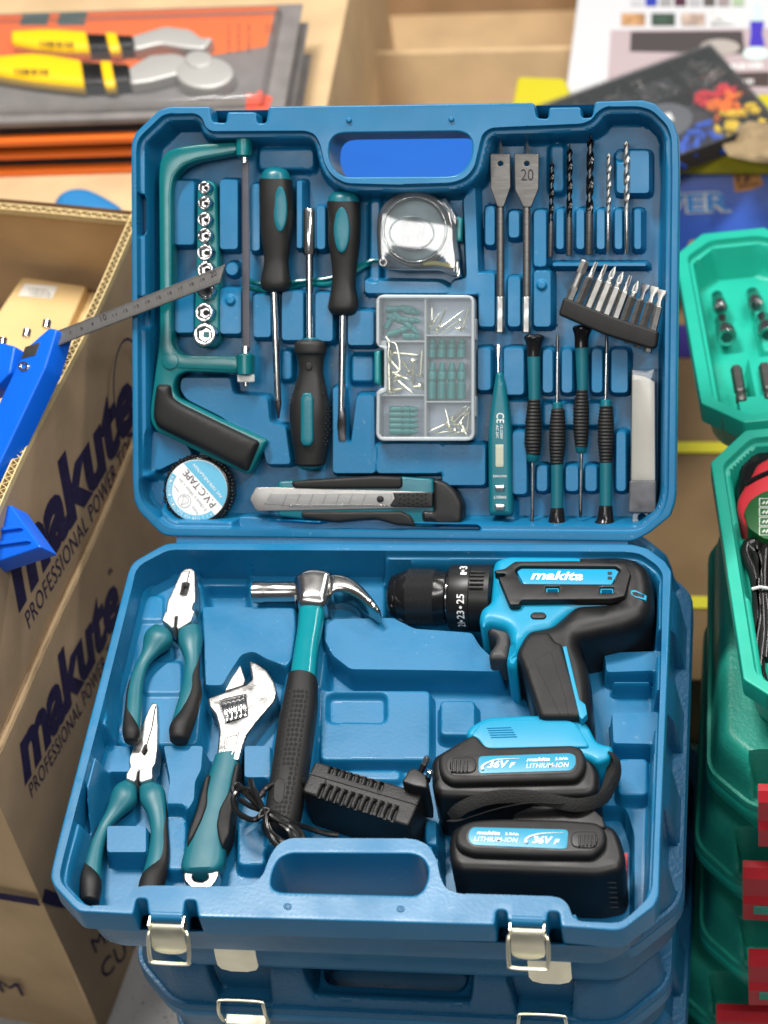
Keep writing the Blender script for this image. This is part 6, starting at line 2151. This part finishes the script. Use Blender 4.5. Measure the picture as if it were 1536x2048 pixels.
for i, (hx0, hy0, hx1, hy1, kx, jx) in enumerate(((30, 85, 172, 92, 270, 415), (-20, 140, 162, 155, 262, 470))):
    t = thing("yellow_pliers", lb2[i], "pliers", TF, T.p((hx0 + jx) / 2, (hy0 + hy1) / 2, Z0), group="yellow pliers in the blister pack")
    zz = -.076
    w0, w1 = (28, 42) if i == 0 else (34, 56)
    hd = part("handle", pl(T, zz, [(hx0, hy0 + w0 / 2, hx0, hy0 - w0 / 2), ((hx0 + hx1) / 2, hy0 + w1 / 2 + 4, (hx0 + hx1) / 2, hy0 - w1 / 2 + 2), (hx1 + 8, hy1 + w1 / 2, hx1, hy1 - w1 / 2)], b=.010, e=2.6), YELH, t)
    part("neck", pl(T, zz, [(hx1 + 4, hy1 + w1 / 2 - 3, hx1, hy1 - w1 / 2 + 3), (hx1 + 50, hy1 + w1 / 2 - 4, hx1 + 45, hy1 - w1 / 2 + 5), (kx, hy1 + w1 / 2 - 8, kx - 6, hy1 - w1 / 2 + 8)], b=.0085, e=2.6), BLACK, t)
    part("neck_stripe", pl(T, zz + .0006, [(hx1 + 52, hy1 + w1 / 2, hx1 + 42, hy1 - w1 / 2), (hx1 + 70, hy1 + w1 / 2 - 1, hx1 + 60, hy1 - w1 / 2 + 1)], b=.009, e=2.6, k=2), YELH, t)
    part("handle_print", pbars(T, zz + .0108, (hx0 + 50, hy0 + 6), (hx0 + 118, hy0 + 8), (hx0 + 50, hy0 - 3), 8, G()), INKB, hd, weld=False)
    if i == 0:
        part("jaws", ppuff(T, [(262, 75), (330, 54), (380, 60), (405, 78), (428, 76), (410, 100), (370, 98), (320, 90), (268, 102)], Z0 + .001, -.070, .003, rnd=.004, h=-.072), SATB, t)
    else:
        part("jaws", ppuff(T, [(255, 140), (300, 112), (350, 108), (400, 125), (365, 148), (300, 165), (260, 170)], Z0 + .001, -.070, .003, rnd=.004, h=-.072), SATB, t)
        part("round_jaw", ppuff(T, ell(410, 148, 58, 32, 30), Z0 + .001, -.069, .003, h=-.072), SATB, t)
        part("jaw_recess", ppuff(T, ell(398, 120, 28, 17, 24), -.072, -.067, .002, h=-.069), SATB, t)
g = G()
tb = [p for p in (T.p(1, 1, -.08),)]
for i, (x, y) in enumerate(((40, 45), (115, 45))):
    g.add([T.p(x, y + 5, -.0829), T.p(x + 55, y + 5, -.0829), T.p(x + 55, y - 5, -.0829), T.p(x, y - 5, -.0829)], [(0, 1, 2, 3)])
g2 = G()
for i, x in enumerate((455, 475, 495)):
    pbars(T, -.0829, (x, 105), (x, 45), (x + 5, 105), 7 + i, g2)
pbars(T, -.0829, (532, 66), (552, 66), (532, 48), 2, g2)
bpk = bpy.data.objects["blister_pack"]
part("print_block", g, M("dark_green_print", (.05, .12, .12), .5), bpk, weld=False)
part("card_print", g2, M("brown_print", (.25, .07, .02), .5), bpk, weld=False)
g = ppuff(T, [(490, 215), (495, 185), (510, 190), (520, 178), (533, 190), (545, 195), (533, 225), (505, 228)], -.0842, -.0828, 0)
part("red_burst", g, M("red_print", (.7, .1, .06), .5), bpk)

# blue tool poking up in front of that carton
t = thing("blue_tool_case", "blue moulded plastic lump with a red spot behind the cardboard box", "plastic case", TF, (-.33, .47, -.14))
P = T.poly([(100, 420), (112, 390), (140, 376), (175, 375), (205, 388), (245, 412), (260, 440), (120, 440)], -.11)
part("body", puff(P, -.1395, -.105, .012, rnd=.008, step=.006), M("mid_blue_plastic", (.02, .18, .42), .5), t)
part("red_spot", ppuff(T, ell(124, 408, 12, 7, 16), -.13, -.108, .002, h=-.112), RED, t)

# blue carton seen through the grip opening
t = thing("blue_carton", "plain royal blue carton seen through the lid's handle opening", "carton", TF, (-.06, .52, -.5))
part("carton_body", puff([(-.137, .43), (.13, .44), (.125, .61), (-.133, .60)], -.499, -.10, .001), M("royal_blue_card", (.008, .095, .42), .45, var=.04, vs=10), t)

# open carton in the middle distance
t = thing("open_carton", "open empty kraft carton in the background, centre", "carton", TF, (-.12, 1.1, -.5))
for nm, g in (("front_wall", G().cbox(-.262, .052, .945, .95, -.5, -.283)), ("back_wall", G().cbox(-.262, .052, 1.30, 1.305, -.5, -.22)), ("side_wall", G().cbox(-.27, -.263, .945, 1.305, -.5, -.270)), ("side_wall", G().cbox(.053, .06, .945, 1.305, -.5, -.278)), ("bottom", G().cbox(-.262, .052, .951, 1.299, -.499, -.494))):
    part(nm, g, KRAFT if nm != "back_wall" else KRAFTD, t)
g = G().add([(-.262, .944, -.284), (.052, .944, -.284), (.045, .915, -.365), (-.255, .915, -.36), (-.262, .948, -.282), (.052, .948, -.282), (.045, .919, -.363), (-.255, .919, -.358)], [(0, 1, 2, 3)[::-1], (4, 5, 6, 7), (0, 4, 5, 1)[::-1], (2, 3, 7, 6)[::-1]])
part("front_flap", g, KRAFT, t)
t = thing("low_carton", "low kraft carton in front of the open carton, in the background", "carton", TF, (-.1, .85, -.5))
part("carton_body", puff([(-.24, .80), (.06, .80), (.06, .905), (-.24, .905)], -.499, -.355, .002), KRAFT, t)
part("tape_strip", puff([(-.24, .85), (-.02, .85), (-.02, .88), (-.24, .88)], -.355, -.3545, 0), M("clear_tape", (.42, .28, .13), .2), t)

# strapped carton on the floor between the stacks
t = thing("strapped_carton", "flat brown carton with yellow straps on the floor between the stacks", "carton", TF, (.2, .6, -.5))
part("carton_body", puff([(.02, .175), (.52, .19), (.52, .98), (.02, .98)], -.499, -.40, .002), M("shaded_brown_card", srgb(118, 96, 68), .85, bump=.0004, bs=120, var=.2, vs=9, spec=.2), t)  # brown darkened to hold the shade between the stacks
SY = M("yellow_strap", (.62, .56, .02), .4, bump=.0004, bs=300)
for y in (.268, .462):
    part("strap", G().cbox(.03, .51, y - .007, y + .007, -.402, -.398), SY, t)
part("tape_patch", puff([(.10, .585), (.30, .59), (.30, .64), (.10, .63)], -.4, -.3985, 0), M("violet_film", (.04, .03, .16), .2), t)

# blue printed carton
t = thing("printed_carton", "blue printed carton with white-edged letters VER, right background", "carton", TF, (.3, .7, -.395))
PB = M("printed_blue", (.04, .13, .60), .35, bump=.0008, bs=25, var=.1, vs=14)
VF = frame((.08, .655, -.352), (.44, .005, 0), (0, .64, .77))
yt = VF.uv(1440, 336).y
part("carton_body", to_world(VF, puff([(0, 0), (.44, 0), (.44, yt), (0, yt)], -.055, 0, .002, bottom=True)), PB, t)
LW = M("letter_cyan", (.03, .30, .80), .4)
g = G()
def vtext(s, p0, p1, p2, h, g, **kw):
    q = [VF.M @ VF.p(*p, h) for p in (p0, p1, p2)]
    return tgeo(s, *q, g, **kw)
vtext("VER", (1318, 430), (1464, 424), (1316, 388), .0014, g, bold=.075)
part("letter_outline", g, WHITE, t, weld=False)
g = G()
vtext("VER", (1322, 427), (1461, 421), (1320, 391), .0022, g, bold=.02)
part("letters", g, LW, t, weld=False)
part("badge", to_world(VF, ppuff(VF, [(1466, 350), (1490, 345), (1520, 342), (1526, 370), (1500, 380), (1470, 384)], 0, .0018, 0)), M("orange_print", (.85, .33, .03), .4), t)
g = G()
vtext("12\"", (1474, 366), (1512, 360), (1473, 350), .0026, g, bold=.03)
vtext("300mm", (1474, 378), (1518, 370), (1473, 370), .0026, g, bold=.02)
part("badge_print", g, INK, t, weld=False)
part("print_dot", to_world(VF, ppuff(VF, ell(1388, 492, 12, 12, 20), 0, .0018, 0)), M("yellow_print", (.85, .55, .03), .4), t)
part("print_dot", to_world(VF, ppuff(VF, ell(1510, 480, 16, 12, 20), 0, .0018, 0)), M("orange_print_b", (.85, .25, .03), .4), t)

# yellow case, organiser of small parts and crumpled paper on it
YB = M("yellow_plastic", (.55, .48, .02), .45)
t = solo("yellow_box", puff([(-.005, .715), (.50, .70), (.50, .81), (.062, .795), (.05, .835), (.0, .84)], -.2615, -.236, .003), YB, "flat yellow plastic box under the small-parts organizer", "box", TF, (.2, .8, -.2615))
ORF = frame((.012, .752, -.235), (.172, .096, 0), (-.096, .172, 0))
t = thing("parts_tray", "black compartment tray with clear cover full of small parts, right background", "organizer", ORF, (0, 0, 0))
OW_, OH_ = .215, .142
part("tray", puff([(0, 0), (OW_, 0), (OW_, -OH_), (0, -OH_)], .0005, .022, .002, holes=[[(.004, -.004), (OW_ - .004, -.004), (OW_ - .004, -OH_ + .004), (.004, -OH_ + .004)]]), M("smoke_black", (.03, .03, .032), .3), t)
part("tray_bottom", G().cbox(.003, OW_ - .003, -OH_ + .003, -.003, .0005, .003), M("smoke_dark", (.035, .035, .04), .4), t)
part("cover", puff([(0, 0), (OW_, 0), (OW_, -OH_), (0, -OH_)], .0222, .0235, .0005), BLIS, t)
for x in (.07, .115, .165):
    part("divider", G().cbox(x - .001, x + .001, -.055, -.004, .003, .021), BLACK, t)
part("divider", G().cbox(.004, OW_ - .05, -.056, -.054, .003, .021), BLACK, t)


def pile(name, lb, cat, x0, x1, y0, y1, n, mat, r, ln):
    g = G()
    for i in range(n):
        c = Vector((random.uniform(x0, x1), random.uniform(y0, y1), .006 + random.uniform(0, .012)))
        a = random.uniform(0, math.pi)
        d_ = Vector((math.cos(a), math.sin(a), random.uniform(-.3, .3))) * ln
        g.rod([c - d_, c, c + d_], [r, r * 1.1, r * .6], 6)
    o = solo(name, g, mat, lb, cat, ORF, ((x0 + x1) / 2, (y0 + y1) / 2, .003))
    o['kind'] = "stuff"


pile("screw_pile", "loose silver screws in the black tray", "screws", .01, .06, -.048, -.01, 14, SATIN, .0012, .008)
pile("screw_pile", "loose silver screws in the middle of the black tray", "screws", .075, .11, -.048, -.01, 10, SATIN, .0012, .007)
pile("screw_pile", "loose silver pins in the black tray", "screws", .12, .16, -.048, -.01, 14, SATIN, .0014, .008)
pile("fitting_pile", "heap of pale metal fittings at the black tray's top corner", "fittings", .168, .21, -.05, -.008, 26, SATIN, .0016, .008)
CN = [("red", (.65, .03, .05), .168, .205, -.078, -.056), ("orange", (.85, .20, .02), .172, .208, -.10, -.078), ("yellow", (.85, .60, .03), .16, .208, -.135, -.10), ("blue", (.02, .10, .55), .105, .158, -.138, -.098)]
for nm, col, x0, x1, y0, y1 in CN:
    pile("connector_pile", "heap of %s plastic connectors in the black tray" % nm, "connectors", x0, x1, y0, y1, 26 if nm == "blue" else 16, M(nm + "_connector", col, .35), .0034, .007)
t = thing("grinding_disc", "grey grinding disc with white square centre in the black tray", "disc", ORF, (.105, -.082, .006))
part("disc", puff(ell(.118, -.084, .030, .027, 36), .006, .0205, .001), M("grey_disc", (.10, .105, .12), .6), t)
part("centre", puff(ell(.122, -.083, .009, .009, 4, .6), .0205, .0214, .0002), WHITEPL, t)
for x, y, w, h in ((.02, -.075, .03, .012), (.055, -.10, .02, .01)):
    pass
t = solo("orange_tool", puff([(.02, -.07), (.05, -.065), (.055, -.085), (.025, -.092)], .004, .016, .002), M("orange_plastic", (.75, .16, .03), .4), "small orange plastic piece in the black tray's lower left", "plastic piece", ORF, (.04, -.08, .003))
# crumpled paper
g = G()
nn_, mm_ = 22, 14
rings = []
for i in range(mm_ + 1):
    a = math.pi * i / mm_
    ring = []
    for k in range(nn_):
        b = 2 * math.pi * k / nn_
        rr = 1 + .22 * math.sin(3.1 * b + 2 * a) * math.sin(2.3 * a + b) + random.uniform(-.12, .12)
        s_ = max(math.sin(a), .05)
        ring.append((.285 + .058 * rr * s_ * math.cos(b), .705 + .036 * rr * s_ * math.sin(b), -.232 + .026 * rr * (math.cos(a) + 1) * .5))
    rings.append(ring)
g.loft(rings)
solo("crumpled_paper", g, M("brown_paper", srgb(150, 130, 98), .85, var=.15, vs=40, bump=.0015, bs=60), "crumpled brown paper beside the black parts tray", "paper", TF, (.285, .705, -.236), smooth=18)
# white printed carton
t = thing("printed_sheet_carton", "white printed carton with pictures, top right corner", "carton", TF, (.22, .95, -.30))
part("carton_body", puff([(.050, .815), (.50, .80), (.50, 1.16), (.055, 1.16)], -.40, -.25, .001), M("white_card", (.60, .60, .62), .4), t)
def pr(name, pxs, mat, dz_=.0012):
    part(name, ppuff(T, pxs, -.2505, -.25 + dz_, 0, h=-.25), mat, t)
pr("print_panel", [(1222, 62), (1540, 58), (1540, 190), (1215, 165)], M("mauve_print", (.45, .36, .38), .4))
pr("print_picture", [(1262, 66), (1485, 64), (1490, 110), (1260, 105)], M("dark_picture", (.07, .06, .06), .4), .0018)
pr("print_picture", ell(1440, 98, 40, 16, 20), M("bowl_print", (.4, .36, .33), .4), .0024)
cols = [(.45, .25, .12), (.05, .08, .06), (.4, .3, .25), (.6, .6, .6)]
for i in range(4):
    pr("print_picture", rect(1243 + i * 60, 29, 1290 + i * 60, 52), M("photo_%d" % i, cols[i], .4, var=.5, vs=90), .0018)
cols = [(.5, .5, .52), (.03, .05, .35), (.3, .3, .3), (.08, .03, .05), (.4, .4, .42), (.1, .09, .08), (.3, .25, .25), (.35, .45, .3)]
for i in range(8):
    pr("print_picture", rect(1262 + i * 29, -10, 1285 + i * 29, 13), M("swatch_%d" % i, cols[i], .4), .0018)
VB = M("violet_print", (.06, .04, .42), .4)
pr("print_figure", [(1507, 10), (1515, 5), (1522, 12), (1524, 45), (1505, 45)], M("mint_print", (.55, .72, .66), .4), .0022)
pr("print_figure", [(1500, 46), (1528, 46), (1524, 70), (1530, 95), (1498, 95), (1502, 70)], VB, .0022)
pr("print_figure", ell(1512, 110, 26, 13, 20), M("mint_print_b", (.6, .75, .72), .4), .0022)
pr("print_bar", [(1400, 150), (1540, 146), (1540, 176), (1404, 172)], M("dark_brown_print", (.07, .05, .045), .4), .0018)
g = G()
pbars(T, -.2478, (1440, 140), (1530, 136), (1440, 129), 9, g)
pbars(T, -.2478, (1462, 168), (1512, 167), (1462, 159), 6, g)
part("print_words", g, WHITE, t, weld=False)
